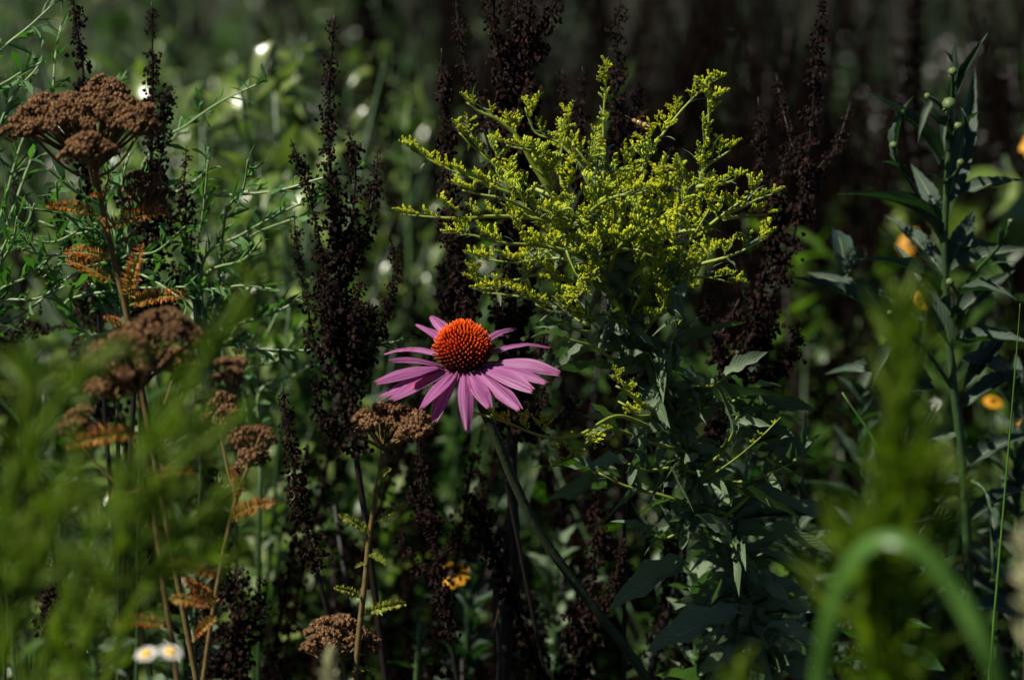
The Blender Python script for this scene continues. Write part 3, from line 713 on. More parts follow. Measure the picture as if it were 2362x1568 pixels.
dock('drooping dark dock spike by the edge under the wiry asters', [(60, 1000), (20, 850), (10, 770), (60, 745), (110, 755), (150, 745)], [([(15, 820), (-20, 760), (-60, 730)], 26), ([(20, 800), (40, 770), (90, 770)], 24)], 1.60, 114, rpx=24, stem_px=8, t_main=.25)
dock('dark forked dock standing low between coneflower and leafy goldenrod', [(1490, 1600), (1530, 1420), (1535, 1300), (1525, 1180)], [([(1530, 1400), (1560, 1290), (1565, 1200)], 20)], 1.60, 115, rpx=16, stem_px=14, t_main=.4)
dock('small hairy-looking dock head low between the two bottom docks', [(1220, 1560), (1232, 1450), (1225, 1360)], [([(1230, 1500), (1265, 1420)], 22), ([(1228, 1490), (1200, 1430)], 20)], 1.66, 116, rpx=24, stem_px=7, t_main=.3)
dock('blurred dock spike at the far edge left of the big yarrow head', [(45, 700), (42, 560), (38, 450), (32, 345)], [], 1.95, 117, rpx=19, stem_px=8, t_main=.3)
dock('dark dock tangle under the wiry asters left of the yarrow stalk', [(240, 1000), (200, 820), (190, 700), (180, 620)], [([(200, 800), (240, 720), (250, 660)], 24), ([(205, 860), (300, 780), (330, 700)], 24)], 1.66, 118, rpx=26, stem_px=8, t_main=.1)
dock('dark dock hidden among the green plumes near the daisies', [(110, 1500), (112, 1400), (120, 1330), (128, 1270)], [([(112, 1420), (150, 1350)], 16)], 1.5, 119, rpx=22, stem_px=7, t_main=.3)
# dead leaves hanging on the thick central dock
rg = random.Random(41)
root = thing('withered_leaf', 'dark withered leaf hanging on the thick dock stem below the coneflower', 'dead leaf', Q(1200, 1250, 1.585))
mb = MB()
for b_, t_, w_ in (((1180, 1240), (1130, 1500), 50), ((1190, 1300), (1215, 1480), 45), ((1185, 1220), (1140, 1330), 40)):
    B, T = Q(*b_, 1.585), Q(*t_, 1.57); mb.leaf(at(B, T - B, Vector((rg.uniform(-.5, .5), -1, .2))), (T - B).length, w_ * PX(1.58), n=10, arch=.12, fold=.8, wave=.5, twist=1.5)
part('blade', mb, ['dead_leaf'], root)

# ------------------------------------------------------------------ yarrows
def floret_cluster(rg, n):
    """a tight group of dry florets, about one unit across, facing +Z"""
    mb = MB()
    for i in range(n):
        r = math.sqrt((i + .5) / n) * .5; w = i * 2.4 + rg.uniform(-.3, .3)
        c = Vector((math.cos(w) * r, math.sin(w) * r, .16 - .55 * r * r + rg.uniform(-.05, .05)))
        q = rg.uniform(.085, .125); mb.lump(c, q, rg, 0, 1.15, .22, 7, 5)
        for k in range(4):                               # dry rays round the rim
            a = k * 1.57 + rg.uniform(-.5, .5); d = Vector((math.cos(a) * .7, math.sin(a) * .7, .6))
            mb.bud(c + Vector((0, 0, .05)), d, q * 1.35, q * .36, 3)
        mb.tube([Vector((c.x * .3, c.y * .3, -.6)), c], .022, 3, 0, cap=False)
    return mb
rg = random.Random(51)
FLO = [floret_cluster(rg, k).mesh('floret_cluster', ['yarrow'], smooth=True) for k in (13, 15, 16, 17, 19)]
def yarrow_head(root, top, wpx, hpx, y, attach, rg, name='flower_head', flat=.4, seed_w=46):
    """a domed flat-topped head; top = photo point of its middle; clusters on stalks that meet at attach"""
    w = wpx * PX(y) / 2; h = hpx * PX(y); c = Q(top[0], top[1], y)
    cl = seed_w * PX(y); mb = MB(); spots = []
    nmax = int(1.3 * (2 * w / cl) ** 2) + 3
    for i in range(nmax):
        r = math.sqrt((i + .5) / nmax); a = i * 2.4 + .4
        x, yy = math.cos(a) * r * w, math.sin(a) * r * w * .8
        p = c + Vector((x, yy, h * (.5 - r * r * .95) + rg.uniform(-.2, .2) * h)); p += Vector((rg.uniform(-.2, .2) * cl, rg.uniform(-.2, .2) * cl, 0))
        spots.append((p, r, a))
        mid = attach.lerp(p, .5) + Vector((0, 0, -.1 * h)) + (p - attach) * .05
        mb.tube(smooth_path([attach, mid, p - Vector((0, 0, cl * .25))], 3), [.0011, .0010, .0009, .0008, .0007, .0007, .0006], 4)
    hd = part(name, mb, ['yarrow_stem'], root)
    for p, r, a in spots:
        s = cl * rg.uniform(.75, 1.2); nrm = Vector((math.cos(a) * r * .8, math.sin(a) * r * .8, 1)) + rdir(rg) * .2
        inst('floret_cluster', rg.choice(FLO), root, hd, Matrix.Translation(p) @ nrm.to_track_quat('Z', 'Y').to_matrix().to_4x4() @ Matrix.Rotation(rg.uniform(0, 6.28), 4, 'Z') @ Matrix.Diagonal((s, s, s * .95, 1)))
    return hd
def fern_mesh(rg, mat, n=20, dense=1):
    mb = MB(); pts = [Vector((t, 0, .09 * math.sin(t * 3))) for t in [i / 8 for i in range(9)]]
    mb.tube(pts, [.018 - .012 * i / 8 for i in range(9)], 4); pa = Path(pts)
    b0 = len(mb.uv); mb.uv = [(.5, v) for (_, v) in mb.uv]
    for i in range(n):
        t = .12 + .88 * i / n; L = .13 * (math.sin(math.pi * min(1, .12 + t * .86)) ** .6 + .12)
        for s in (-1, 1):
            p = pa.at(t)
            for k in range(3):                         # each pinna splits into three lobes
                d = Vector((.35 + .5 * k * .5, s * 1.0, rg.uniform(.1, .9))); d.z += .15; ll = L * (1, .75, .55)[k] * rg.uniform(.8, 1.15)
                o = len(mb.uv); mb.leaf(at(p + d.normalized() * ll * .15 * k, d, rdir(rg, .5)), ll, ll * .42, n=2, fold=.3)
                mb.uv[o:] = [(.5 + s * .5 * min(1, vv), t) for (_, vv) in mb.uv[o:]]
    return mb.mesh('fern_leaf', [mat])
rg = random.Random(52)
FERN_O = [fern_mesh(rg, 'fern_orange', k) for k in (18, 20, 22)]; FERN_G = [fern_mesh(rg, 'fern_green', k) for k in (16, 20)]
def yarrow(label, heads, stem, leaves, y, seed, mats, group='dried brown yarrow heads', stem_px=13, lean=(.02, .05)):
    rg = random.Random(seed); P = [Q(a, b, y) for a, b in stem]; base = to_ground(P[0], lean, tan=P[0] - P[1])
    root = thing('yarrow', label, 'yarrow', base[-1], group)
    full = base[::-1] + smooth_path(P, 5); n = len(full); rs = stem_px * PX(y) / 2
    mb = MB(); mb.tube(full, [rs * (1.1 - .35 * i / n) for i in range(n)], 7); part('stem', mb, ['yarrow_stem'], root)
    for h in heads:
        top, w, hh, dy = h[:4]; att = P[-1] if len(h) < 5 else Q(*h[4], y)
        if len(h) > 4:
            m2 = MB(); tip = Q(top[0], top[1] + hh * .8, y + dy); m2.tube(smooth_path([att, att.lerp(tip, .5) + Vector((0, 0, -.004)), tip], 4), rs * .5, 5); part('side_stalk', m2, ['yarrow_stem'], root); att = tip
        yarrow_head(root, top, w, hh, y + dy, att, rg)
    for l in leaves:
        b_, t_ = l[:2]; B, T = Q(*b_, y), Q(*t_, y + rg.uniform(-.015, .005)); d = T - B
        inst('fern_leaf', rg.choice(mats), root, root, at(B, d, Vector((rg.uniform(-.3, .3), -.9, .7)), d.length, d.length * 1.3, d.length * 1.3))
    return root
yarrow('big dried brown yarrow with a wide flat head at upper left', [((195, 250), 305, 62, .0), ((240, 205), 110, 40, .02, (225, 400)), ((75, 270), 110, 55, -.01, (225, 420)), ((205, 335), 110, 50, -.035, (225, 430)), ((335, 440), 120, 60, .03, (270, 560)), ((320, 275), 100, 44, -.02, (225, 410))],
       [(300, 760), (285, 690), (262, 600), (245, 520), (228, 440), (220, 390)],
       [((228, 500), (105, 478)), ((245, 530), (390, 492)), ((262, 600), (145, 585)), ((265, 655), (150, 600)), ((300, 705), (442, 688)), ((285, 770), (236, 730)), ((300, 690), (333, 560)), ((240, 470), (205, 455)), ((232, 470), (262, 410)), ((250, 540), (225, 500)), ((225, 440), (240, 380))], 1.43, 201, FERN_O, stem_px=15)
yarrow('blurred clump of dried brown yarrow heads behind the green plumes', [((372, 750), 165, 56, .0), ((275, 815), 165, 80, -.03), ((265, 880), 130, 50, .0, (330, 1050)), ((178, 975), 74, 50, .0, (330, 1150)), ((402, 825), 70, 40, .02, (340, 1000)), ((530, 860), 62, 50, .02, (345, 1100))],
       [(400, 1500), (370, 1300), (345, 1100), (325, 960), (318, 900)], [((330, 1000), (150, 1035)), ((350, 1130), (250, 1150)), ((345, 1100), (460, 1090)), ((380, 1300), (500, 1330)), ((385, 1380), (480, 1400)), ((390, 1440), (260, 1440))], 1.30, 202, FERN_O)
yarrow('small dried brown yarrow head with stalk rising beside the green plumes', [((588, 1010), 95, 60, .0), ((505, 945), 70, 50, .02, (545, 1150)), ((590, 1050), 60, 40, .01)], [(480, 1480), (510, 1300), (545, 1150), (572, 1075)], [((545, 1150), (530, 1075)), ((530, 1200), (640, 1160)), ((500, 1400), (420, 1330)), ((500, 1420), (440, 1480))], 1.36, 203, FERN_O, stem_px=11)
yarrow('small sharp brown yarrow head directly under the coneflower petals', [((900, 968), 165, 62, .0), ((955, 985), 60, 40, -.02)], [(830, 1440), (842, 1340), (850, 1250), (862, 1170), (876, 1090), (884, 1035)],
       [((852, 1232), (780, 1185)), ((862, 1205), (942, 1165)), ((850, 1278), (893, 1305)), ((832, 1378), (768, 1355)), ((832, 1420), (938, 1392)), ((880, 1110), (872, 1050)), ((876, 1120), (905, 1080)), ((845, 1300), (818, 1310)), ((868, 1180), (866, 1120)), ((850, 1240), (838, 1200))], 1.45, 204, FERN_G, stem_px=14)
yarrow('low brown yarrow head at the bottom left of the coneflower', [((780, 1462), 180, 62, .0), ((745, 1480), 90, 40, -.02)], [(800, 1640), (795, 1560), (788, 1520)], [((795, 1560), (860, 1540))], 1.47, 205, FERN_G, stem_px=10)

# ------------------------------------------------------------------ wiry asters
def aster(label, branches, base_px, y, seed, tufts=()):
    rg = random.Random(seed); B = Q(base_px[0], base_px[1], y); gp = to_ground(B)
    root = thing('wiry_aster', label, 'aster', gp[-1], 'wiry green asters')
    mb = MB(); pts = gp[::-1] + [B]; pts = smooth_path([pts[0]] + [p + Vector((rg.uniform(-.02, .02), rg.uniform(-.01, .02), 0)) for p in pts[1:-1]] + [pts[-1]], 4); mb.tube(pts, .0011, 6); part('stem', mb, ['dark_stem'], root)
    for br in branches:
        pp = br[0]; dy = br[1] if len(br) > 1 else 0; k = len(pp)
        P = [Q(a, b, y + dy * i / (k - 1)) for i, (a, b) in enumerate(pp)]
        if (P[0] - B).length > .004: P = [B, B.lerp(P[0], .55) - Vector((0, 0, .01))] + P
        sp_ = smooth_path(P, 6); pth = Path(sp_); n = len(sp_)
        mb = MB(); mb.tube(sp_, [.0011 * (1 - .55 * i / n) for i in range(n)], 5); o = part('branch', mb, ['aster_stem'], root)
        nl = int(pth.L / .0042)
        for j in range(nl):
            t = 1 - (1 - .05) * (j / nl) ** 1.05; d = (pth.tan(t) * rg.uniform(.5, 1.0) + rdir(rg, .25) * .8).normalized(); L = rg.uniform(.007, .017) * (.75 if t > .9 else 1)
            inst('leaf', rg.choice(L_ASTER), root, o, at(pth.at(t), d, rdir(rg, .6), L, L * rg.uniform(.065, .095), L))
            if rg.random() < .16:                         # little side shoot: a tuft of three
                for q in range(3):
                    d2 = (d + rdir(rg) * .5).normalized(); L = rg.uniform(.004, .008)
                    inst('leaf', rg.choice(L_ASTER), root, o, at(pth.at(t) + d * .003, d2, rdir(rg, .6), L, L * .13, L))
    return root
aster('wiry aster whose long twigs reach toward the tall branched dock', [([(470, 600), (560, 540), (650, 490), (742, 448)], -.03), ([(430, 465), (520, 452), (640, 440), (740, 412), (850, 385)], -.02), ([(480, 700), (540, 660), (640, 668)], -.02), ([(470, 640), (560, 600), (600, 555)], -.03), ([(500, 800), (600, 805), (720, 808), (830, 800), (930, 785)], -.02),
      ([(520, 760), (600, 735), (690, 690), (720, 640)], .0), ([(520, 620), (580, 545), (690, 500), (735, 470)], .02), ([(450, 620), (470, 480), (480, 370)], -.02), ([(520, 500), (560, 440), (572, 370)], -.04)], (470, 900), 1.56, 301)
aster('wiry bright green aster tangle behind the yarrow stalk', [([(250, 500), (170, 440), (110, 390)], -.03), ([(230, 520), (120, 560), (20, 530)], -.02), ([(250, 560), (160, 500), (60, 480)], -.03), ([(240, 480), (250, 400), (240, 330)], -.04), ([(300, 520), (300, 440), (330, 400)], -.04), ([(260, 610), (160, 640), (60, 720), (0, 745)], -.02), ([(150, 700), (250, 672), (400, 662), (520, 668)], -.02),
      ([(260, 560), (120, 590), (40, 570)], -.04), ([(280, 600), (360, 580), (430, 520)], -.03), ([(200, 550), (140, 480), (130, 420)], -.05), ([(260, 520), (180, 540), (90, 510)], .01), ([(300, 500), (280, 430), (300, 350)], .01), ([(220, 560), (150, 600), (100, 640)], -.02), ([(260, 620), (340, 640), (420, 690)], -.03)], (270, 760), 1.54, 302)
aster('wiry aster twigs entering at the upper left edge', [([(-40, 420), (20, 240), (80, 165), (90, 150)], .0), ([(-60, 220), (0, 120), (70, 60), (145, -10)], .0), ([(-30, 240), (30, 180), (95, 145)], -.02), ([(60, 400), (115, 250), (128, 130), (140, 60)], .02), ([(40, 360), (80, 250), (75, 210)], .0)], (-60, 600), 1.55, 303)
aster('wiry aster with one pale twig rising beyond the big yarrow head', [([(370, 340), (430, 290), (510, 235), (615, 185)], -.02), ([(230, 260), (270, 200), (292, 165)], .02), ([(330, 380), (400, 320), (420, 270)], .0), ([(380, 470), (470, 400), (480, 340)], .0)], (330, 640), 1.60, 304)
aster('wiry aster at the left edge under the green tangle', [([(0, 620), (30, 560), (40, 500)], -.03), ([(-10, 680), (60, 640), (110, 600)], -.03), ([(-10, 700), (80, 690), (150, 660)], -.02), ([(-20, 640), (20, 540), (10, 480)], -.02), ([(-10, 600), (60, 520), (80, 470)], -.01)], (-30, 820), 1.52, 305)
aster('wiry aster between the left docks, mostly in shade', [([(560, 860), (640, 830), (700, 740)], .0), ([(540, 880), (610, 780), (640, 720)], .0), ([(600, 900), (690, 860), (760, 800)], .02), ([(520, 840), (500, 740), (520, 680)], .0)], (600, 1050), 1.66, 306)

# ------------------------------------------------------------------ tall leafy plant with round buds on the right
SY = 1.60; rg = random.Random(61)
sp2 = [(2240, 1580), (2232, 1300), (2220, 1080), (2200, 900), (2185, 740), (2178, 560), (2185, 400), (2192, 280), (2190, 230)]
P = [Q(a, b, SY) for a, b in sp2]; gp = to_ground(P[0])
root = thing('budding_sneezeweed', 'tall dark green leafy plant with small round buds at the right', 'wildflower', gp[-1])
full = gp[::-1] + smooth_path(P, 5); n = len(full)
mb = MB(); mb.tube(full, [22 * PX(SY) / 2 * (1.15 - .6 * i / n) for i in range(n)], 8); part('stem', mb, ['dark_stem'], root)
def round_bud(root, parent, p, d, r, rg):
    """a round ribbed bud with a collar of sepals"""
    mb = MB(); d = d.normalized(); a = d.orthogonal().normalized(); c = d.cross(a); seg = 16
    for i, (h, q) in enumerate(((-.9, .35), (-.6, .85), (-.1, 1.05), (.4, .95), (.8, .6), (.98, .2))):
        for k in range(seg):
            w = 6.2832 * k / seg + h * .5; rr = r * q * (1 + .07 * (k % 2))
            mb.v.append(p + d * r * h * .85 + (a * math.cos(w) + c * math.sin(w)) * rr)
    for i in range(5):
        for k in range(seg):
            k2 = (k + 1) % seg; mb.face((i * seg + k, i * seg + k2, (i + 1) * seg + k2, (i + 1) * seg + k), ((k / seg, i / 5), ((k + 1) / seg, i / 5), ((k + 1) / seg, (i + 1) / 5), (k / seg, (i + 1) / 5)))
    mb.face(tuple(5 * seg + k for k in range(seg)), [(.5, 1)] * seg)
    for k in range(9):
        w = 6.2832 * k / 9; o = a * math.cos(w) + c * math.sin(w)
        mb.leaf(at(p - d * r * .8 + o * r * .4, o * .9 - d * .6, d), r * .9, r * .22, n=3)
    return part('bud', mb, ['bud_green'], root, parent)
M['bud_green'] = simple('green_bud', (.09, .13, .04, 1), (.11, .15, .05, 1), .5, .3, .15, 300)
for pp, r in (([(2186, 300), (2197, 220), (2196, 165)], 10), ([(2190, 300), (2189, 240)], 15), ([(2175, 560), (2110, 440), (2072, 380), (2060, 335)], 9), ([(2180, 420), (2205, 400), (2215, 375)], 8), ([(2188, 340), (2205, 300), (2210, 290)], 9), ([(2185, 260), (2160, 235), (2138, 222)], 7), ([(2185, 740), (2210, 690), (2190, 650)], 9), ([(2225, 1100), (2280, 1150), (2290, 1340)], 8), ([(2185, 740), (2240, 640), (2310, 560), (2330, 510)], 6), ([(2200, 900), (2130, 800), (2060, 740), (2052, 722)], 7)):
    k = len(pp); S_ = [Q(a, b, SY - .03 * i / max(1, k - 1)) for i, (a, b) in enumerate(pp)]; sp_ = smooth_path(S_, 4); m = len(sp_)
    mb = MB(); mb.tube(sp_, [.0014 * (1 - .4 * i / m) for i in range(m)], 5); br = part('bud_stalk', mb, ['dark_stem'], root)
    pth = Path(sp_)
    round_bud(root, br, sp_[-1], pth.tan(.99) + Vector((0, 0, .3)), r * PX(SY), rg)
    for j in range(int(pth.L / .022)):
        d = (pth.tan(.5) * .8 + rdir(rg, .2)).normalized(); L = rg.uniform(.016, .04); inst('leaf', rg.choice(L_DARK), root, br, at(pth.at(rg.uniform(.2, .9)), d, Vector((0, -.2, 1)) + rdir(rg) * .3, L, L * .2, L))
SL = [((2200, 230), (2280, 74), 36, -.02), ((2185, 470), (2252, 150), 66, .03), ((2165, 380), (1985, 210), 40, -.02), ((2168, 545), (1930, 448), 34, -.03), ((2198, 455), (2358, 412), 38, -.01), ((2190, 625), (2380, 568), 36, -.02), ((2110, 790), (1818, 640), 62, .0), ((2130, 740), (1860, 630), 66, .03), ((2165, 690), (1965, 598), 36, -.03),
      ((2190, 620), (2250, 480), 60, .02), ((2205, 730), (2340, 620), 50, .0), ((2200, 800), (2380, 790), 50, -.03), ((2180, 640), (2040, 490), 60, .03), ((2190, 800), (2060, 560), 56, .03), ((2160, 900), (1980, 920), 60, .02), ((2150, 880), (1900, 860), 60, .03), ((2220, 940), (2380, 860), 50, .02), ((2215, 1000), (2080, 1010), 56, .02),
      ((2220, 1080), (2380, 1000), 46, .0), ((2200, 300), (2262, 258), 34, -.03), ((2180, 330), (2120, 225), 26, -.01), ((2178, 350), (2135, 260), 24, -.02), ((2180, 430), (2140, 400), 20, -.03), ((2230, 1160), (2100, 1120), 60, .03), ((2230, 1200), (2370, 1130), 50, .02), ((2230, 1250), (2340, 1350), 50, .0), ((2190, 560), (2330, 700), 50, .04),
      ((1950, 640), (1925, 520), 60, .06), ((2180, 520), (2100, 380), 50, .03), ((2210, 830), (2330, 930), 60, .04), ((2220, 900), (2330, 760), 50, .05), ((2150, 950), (1960, 1000), 70, .05), ((2215, 1100), (2110, 1200), 60, .03), ((2235, 1350), (2130, 1420), 60, .02), ((2240, 1400), (2370, 1440), 60, .02)]
for b_, t_, w_, dy in SL: put_leaf(root, root, Q(*b_, SY), Q(*t_, SY + dy), w_ * 1.85, SY, L_DARK, up=Vector((rg.uniform(-.3, .3), -.75, .8)), rg=rg)

# ------------------------------------------------------------------ the wasp on the goldenrod
p0 = Q(1456, 276, GY + .01); p1 = Q(1500, 294, GY - .005)
root = thing('wasp', 'small striped wasp clinging to a goldenrod twig near the top', 'insect', p0.lerp(p1, .5))
ax = (p1 - p0); L = ax.length; ax.normalize(); mb = MB()
pts = [p0 + ax * L * t for t in (0, .06, .14, .2, .24, .34, .42, .46, .52, .62, .75, .88, 1.0)]; w = [.0002, .0010, .0011, .0007, .0009, .0016, .0014, .0006, .0011, .0015, .0014, .0009, .0001]
mb.tube(pts, w, 9, 0); part('body', mb, ['wasp'], root)
rg = random.Random(71); dn = Vector((0, 0, -1))
for s in (-1, 1):
    m2 = MB(); a = p0 + ax * .0004; m2.tube([a, a + Vector((-.002, -.0012 * s, .0014)), a + Vector((-.0035, -.002 * s, .0022))], [.00013, .0001, .00006], 4); part('antenna', m2, ['wasp_dark'], root)
    m2 = MB(); b_ = p0 + ax * L * .36 + Vector((0, -.0006 * s, .0012)); d = ax * .8 + Vector((0, -.55 * s, .45)); m2.leaf(at(b_, d, Vector((0, -.3 * s, 1))), .0085, .0028, n=6, prof=oval); part('wing', m2, ['wing'], root)
    for t in (.26, .36, .42):
        m2 = MB(); b_ = p0 + ax * L * t; d = Vector((0, -.9 * s, -.3)); k = b_ + d * .0018 + ax * .001; m2.tube([b_, k, k + Vector((.0022, -.0006 * s, -.0025)), k + Vector((.0038, -.0006 * s, -.0034))], [.00018, .00016, .00012, .0001], 4); part('leg', m2, ['wasp_dark'], root)

# ------------------------------------------------------------------ flowers with rays
def ray_flower(name, label, cat, c, nrm, R_, nray, ray_w, mat, dmat, disc_r, droop, rg, stem_to, stem_mat='green_stem', group=None, stem_r=.0012):
    gp = to_ground(stem_to); root = thing(name, label, cat, gp[-1], group); nrm = nrm.normalized(); a = nrm.orthogonal().normalized(); b = nrm.cross(a)
    mb = MB(); mb.tube(gp[::-1] + smooth_path([stem_to, stem_to.lerp(c, .6) + Vector((0, .003, 0)), c - nrm * .001], 4), stem_r, 5); part('stem', mb, [stem_mat], root)
    mb = MB()
    mb.lump(Vector((0, 0, 0)), disc_r, rg, 0, .6, .05, 14, 6); R3 = nrm.to_track_quat('Z', 'Y').to_matrix().to_4x4()
    mb.v = [c + (R3 @ v) for v in mb.v]; hd = part('disc', mb, [dmat], root)
    for i in range(nray):
        w = 6.2832 * (i + rg.uniform(-.15, .15)) / nray; o = a * math.cos(w) + b * math.sin(w); L = R_ * rg.uniform(.9, 1.08)
        mb = MB(); mb.leaf(at(c + o * disc_r * .7, o - nrm * (droop + rg.uniform(-.1, .1)), nrm), L - disc_r * .7, ray_w, n=6, prof=lambda v: (.35 + 1.1 * v if v < .6 else 1.0 - .9 * max(0, v - .75) * 2.6), fold=.1, arch=.06)
        part('ray', mb, [mat], root)
    return root
rg = random.Random(81)
ray_flower('black_eyed_flower', 'yellow flower with a dark centre behind the forked dock below the coneflower', 'flower', Q(1045, 1322, 1.66), Vector((-.2, -.75, .65)), 40 * PX(1.66), 9, 22 * PX(1.66), 'yellow', 'dark_disc', 13 * PX(1.66), .25, rg, Q(1050, 1560, 1.68))
ray_flower('black_eyed_flower', 'orange-yellow flower half hidden behind the right leafy plant, near the edge', 'flower', Q(2290, 925, 1.9), Vector((.1, -.5, .8)), 24 * PX(1.9), 9, 15 * PX(1.9), 'yellow', 'dark_disc', 9 * PX(1.9), .3, rg, Q(2300, 1200, 1.92))
ray_flower('black_eyed_flower', 'yellow flower cut off by the right edge, level with the round buds', 'flower', Q(2396, 330, 2.0), Vector((-.4, -.7, .5)), 46 * PX(2), 10, 24 * PX(2), 'yellow', 'dark_disc', 16 * PX(2), .2, rg, Q(2380, 700, 2.02))
ray_flower('black_eyed_flower', 'blurred orange flower glimpsed through the upper leaves of the right plant', 'flower', Q(2105, 560, 2.2), Vector((-.2, -.8, .5)), 36 * PX(2.2), 9, 20 * PX(2.2), 'yellow', 'dark_disc', 14 * PX(2.2), .3, rg, Q(2110, 1000, 2.2))
ray_flower('black_eyed_flower', 'yellow flower at the right edge below the half-hidden orange one', 'flower', Q(2350, 985, 1.95), Vector((-.1, -.7, .6)), 24 * PX(2), 9, 14 * PX(2), 'yellow', 'dark_disc', 11 * PX(2), .3, rg, Q(2355, 1200, 1.97))
ray_flower('black_eyed_flower', 'faint orange flower low beside the right plant stem', 'flower', Q(2130, 690, 2.1), Vector((0, -.8, .5)), 22 * PX(2.1), 8, 14 * PX(2.1), 'yellow', 'dark_disc', 11 * PX(2.1), .3, rg, Q(2140, 1100, 2.1))
ray_flower('fleabane', 'white daisy with yellow centre, left one of the pair at the bottom', 'daisy', Q(338, 1508, 1.15), Vector((-.15, -.38, .9)), 30 * PX(1.15), 22, 5 * PX(1.15), 'white', 'disc', 15 * PX(1.15), -.05, rg, Q(350, 1620, 1.16))
ray_flower('fleabane', 'white daisy with yellow centre, right one of the pair at the bottom', 'daisy', Q(394, 1504, 1.14), Vector((.2, -.36, .9)), 30 * PX(1.15), 22, 5 * PX(1.15), 'white', 'disc', 15 * PX(1.15), -.05, rg, Q(380, 1620, 1.16))

# leafy shoot beside the daisies
def leafy(name, label, cat, stem, leaves, y, meshes, smat, seed, stem_r=.0018, group=None):
    rg = random.Random(seed); P = [Q(a, b, y) for a, b in stem]; gp = to_ground(P[0]); root = thing(name, label, cat, gp[-1], group)
    mb = MB(); mb.tube(gp[::-1] + smooth_path(P, 4), stem_r, 6); part('stem', mb, [smat], root)
    for b_, t_, w_, dy in leaves: put_leaf(root, root, Q(*b_, y), Q(*t_, y + dy), w_, y, meshes, rg=rg)
    return root
leafy('leafy_shoot', 'green shoot with narrow pointed leaves left of the white daisies', 'weed', [(222, 1600), (218, 1500), (210, 1430)], [((220, 1540), (300, 1560), 34, -.01), ((218, 1520), (150, 1470), 30, -.02), ((220, 1560), (100, 1545), 26, -.02), ((218, 1500), (315, 1472), 30, -.01), ((214, 1460), (140, 1440), 20, 0), ((212, 1450), (195, 1380), 18, 0), ((212, 1450), (258, 1370), 18, -.01), ((214, 1450), (235, 1400), 16, 0), ((222, 1580), (330, 1510), 30, .01), ((222, 1570), (170, 1600), 30, -.03)], 1.24, L_GOLD, 'green_stem', 91)
leafy('leafy_shoot', 'bright lime shoot of three leaves in the dark gap above the left goldenrod tip', 'weed', [(945, 600), (942, 450), (940, 330)], [((940, 330), (945, 215), 46, .02), ((940, 335), (1015, 275), 60, -.03), ((938, 330), (870, 270), 40, 0), ((940, 360), (1020, 330), 50, 0), ((940, 380), (880, 350), 40, 0)], 2.25, L_BGL, 'green_stem', 92)
leafy('leafy_shoot', 'low green shoot at the bottom right under the arched grass blade', 'weed', [(2030, 1600), (2040, 1480), (2050, 1420)], [((2045, 1480), (2180, 1540), 26, -.01), ((2040, 1460), (2150, 1440), 24, 0), ((2040, 1500), (1940, 1450), 24, 0), ((2045, 1430), (2085, 1380), 16, 0), ((2045, 1430), (2015, 1370), 16, 0), ((2040, 1520), (2160, 1500), 24, .01), ((2040, 1530), (1930, 1520), 24, .01)], 1.35, L_ASTER, 'green_stem', 93)
leafy('leafy_shoot', 'low grassy shoot below the forked dock at the bottom centre', 'weed', [(960, 1600), (965, 1500), (970, 1430)], [((965, 1500), (1020, 1400), 16, 0), ((965, 1500), (900, 1430), 16, 0), ((965, 1540), (1050, 1510), 20, 0), ((965, 1550), (880, 1520), 18, 0), ((968, 1450), (985, 1370), 14, 0), ((965, 1560), (1040, 1450), 18, .02)], 1.62, L_BGM, 'green_stem', 94)

# leafy stems that fill the lower part of the picture, each leaf on its own
L_PALE = leaf_set('leaf', 'bg_pale', 5, 9, 1.0, n=8, twist=.3, wave=.05, curl=.1)
def long_leaved(label, pts, y, seed, meshes, nleaf, lr, wr, smat='dark_stem', cat='weed', group='leafy stems low among the docks'):
    rg = random.Random(seed); P = [Q(a, b, y) for a, b in pts]; gp = to_ground(P[0], tan=P[0] - P[1]); root = thing('long_leaved_weed', label, cat, gp[-1], group)
    sp_ = smooth_path(P, 6); pth = Path(sp_); full = gp[::-1] + sp_; n = len(full); mb = MB(); mb.tube(full, [.0024 * (1.1 - .8 * i / n) for i in range(n)], 6); part('stem', mb, [smat], root)
    for j in range(nleaf):
        t = (j + .5) / nleaf; a = j * 2.4 + rg.uniform(-.4, .4); L = rg.uniform(*lr) * PX(y) * (1 - .55 * t * t); d = Vector((math.cos(a), math.sin(a) * .8, .15 + 1.1 * t + rg.uniform(-.3, .2)))
        inst('leaf', rg.choice(meshes), root, root, at(pth.at(t), d, Vector((0, -.35, 1)) + rdir(rg) * .3, L, rg.uniform(*wr) * PX(y), L))
long_leaved('dark leafy stem between the goldenrod foot and the arched grass blade', [(1860, 1600), (1850, 1350), (1830, 1150)], 1.62, 701, L_DARK, 26, (140, 240), (30, 46))
long_leaved('dark leafy stem behind the upright green plume', [(2010, 1600), (2000, 1250), (1985, 980), (1980, 900)], 1.72, 702, L_DARK, 30, (140, 240), (32, 50))
long_leaved('dark leafy stem right of the budding plant, at the very edge', [(2350, 1600), (2345, 1200), (2335, 880)], 1.66, 703, L_DARK, 34, (130, 220), (28, 44))
long_leaved('leafy stem low under the goldenrod, right of the forked dock', [(1600, 1700), (1605, 1500), (1600, 1330)], 1.56, 704, L_GOLD, 22, (120, 210), (30, 46))
long_leaved('leafy stem low between goldenrod and thick brown dock', [(1290, 1650), (1280, 1450), (1290, 1250)], 1.78, 705, L_GOLD, 22, (110, 190), (26, 40))
long_leaved('pale leafy stem with long leaves left of the single leaning dock spike', [(610, 1600), (620, 1300), (600, 1060)], 1.92, 706, L_PALE, 26, (150, 240), (34, 56))
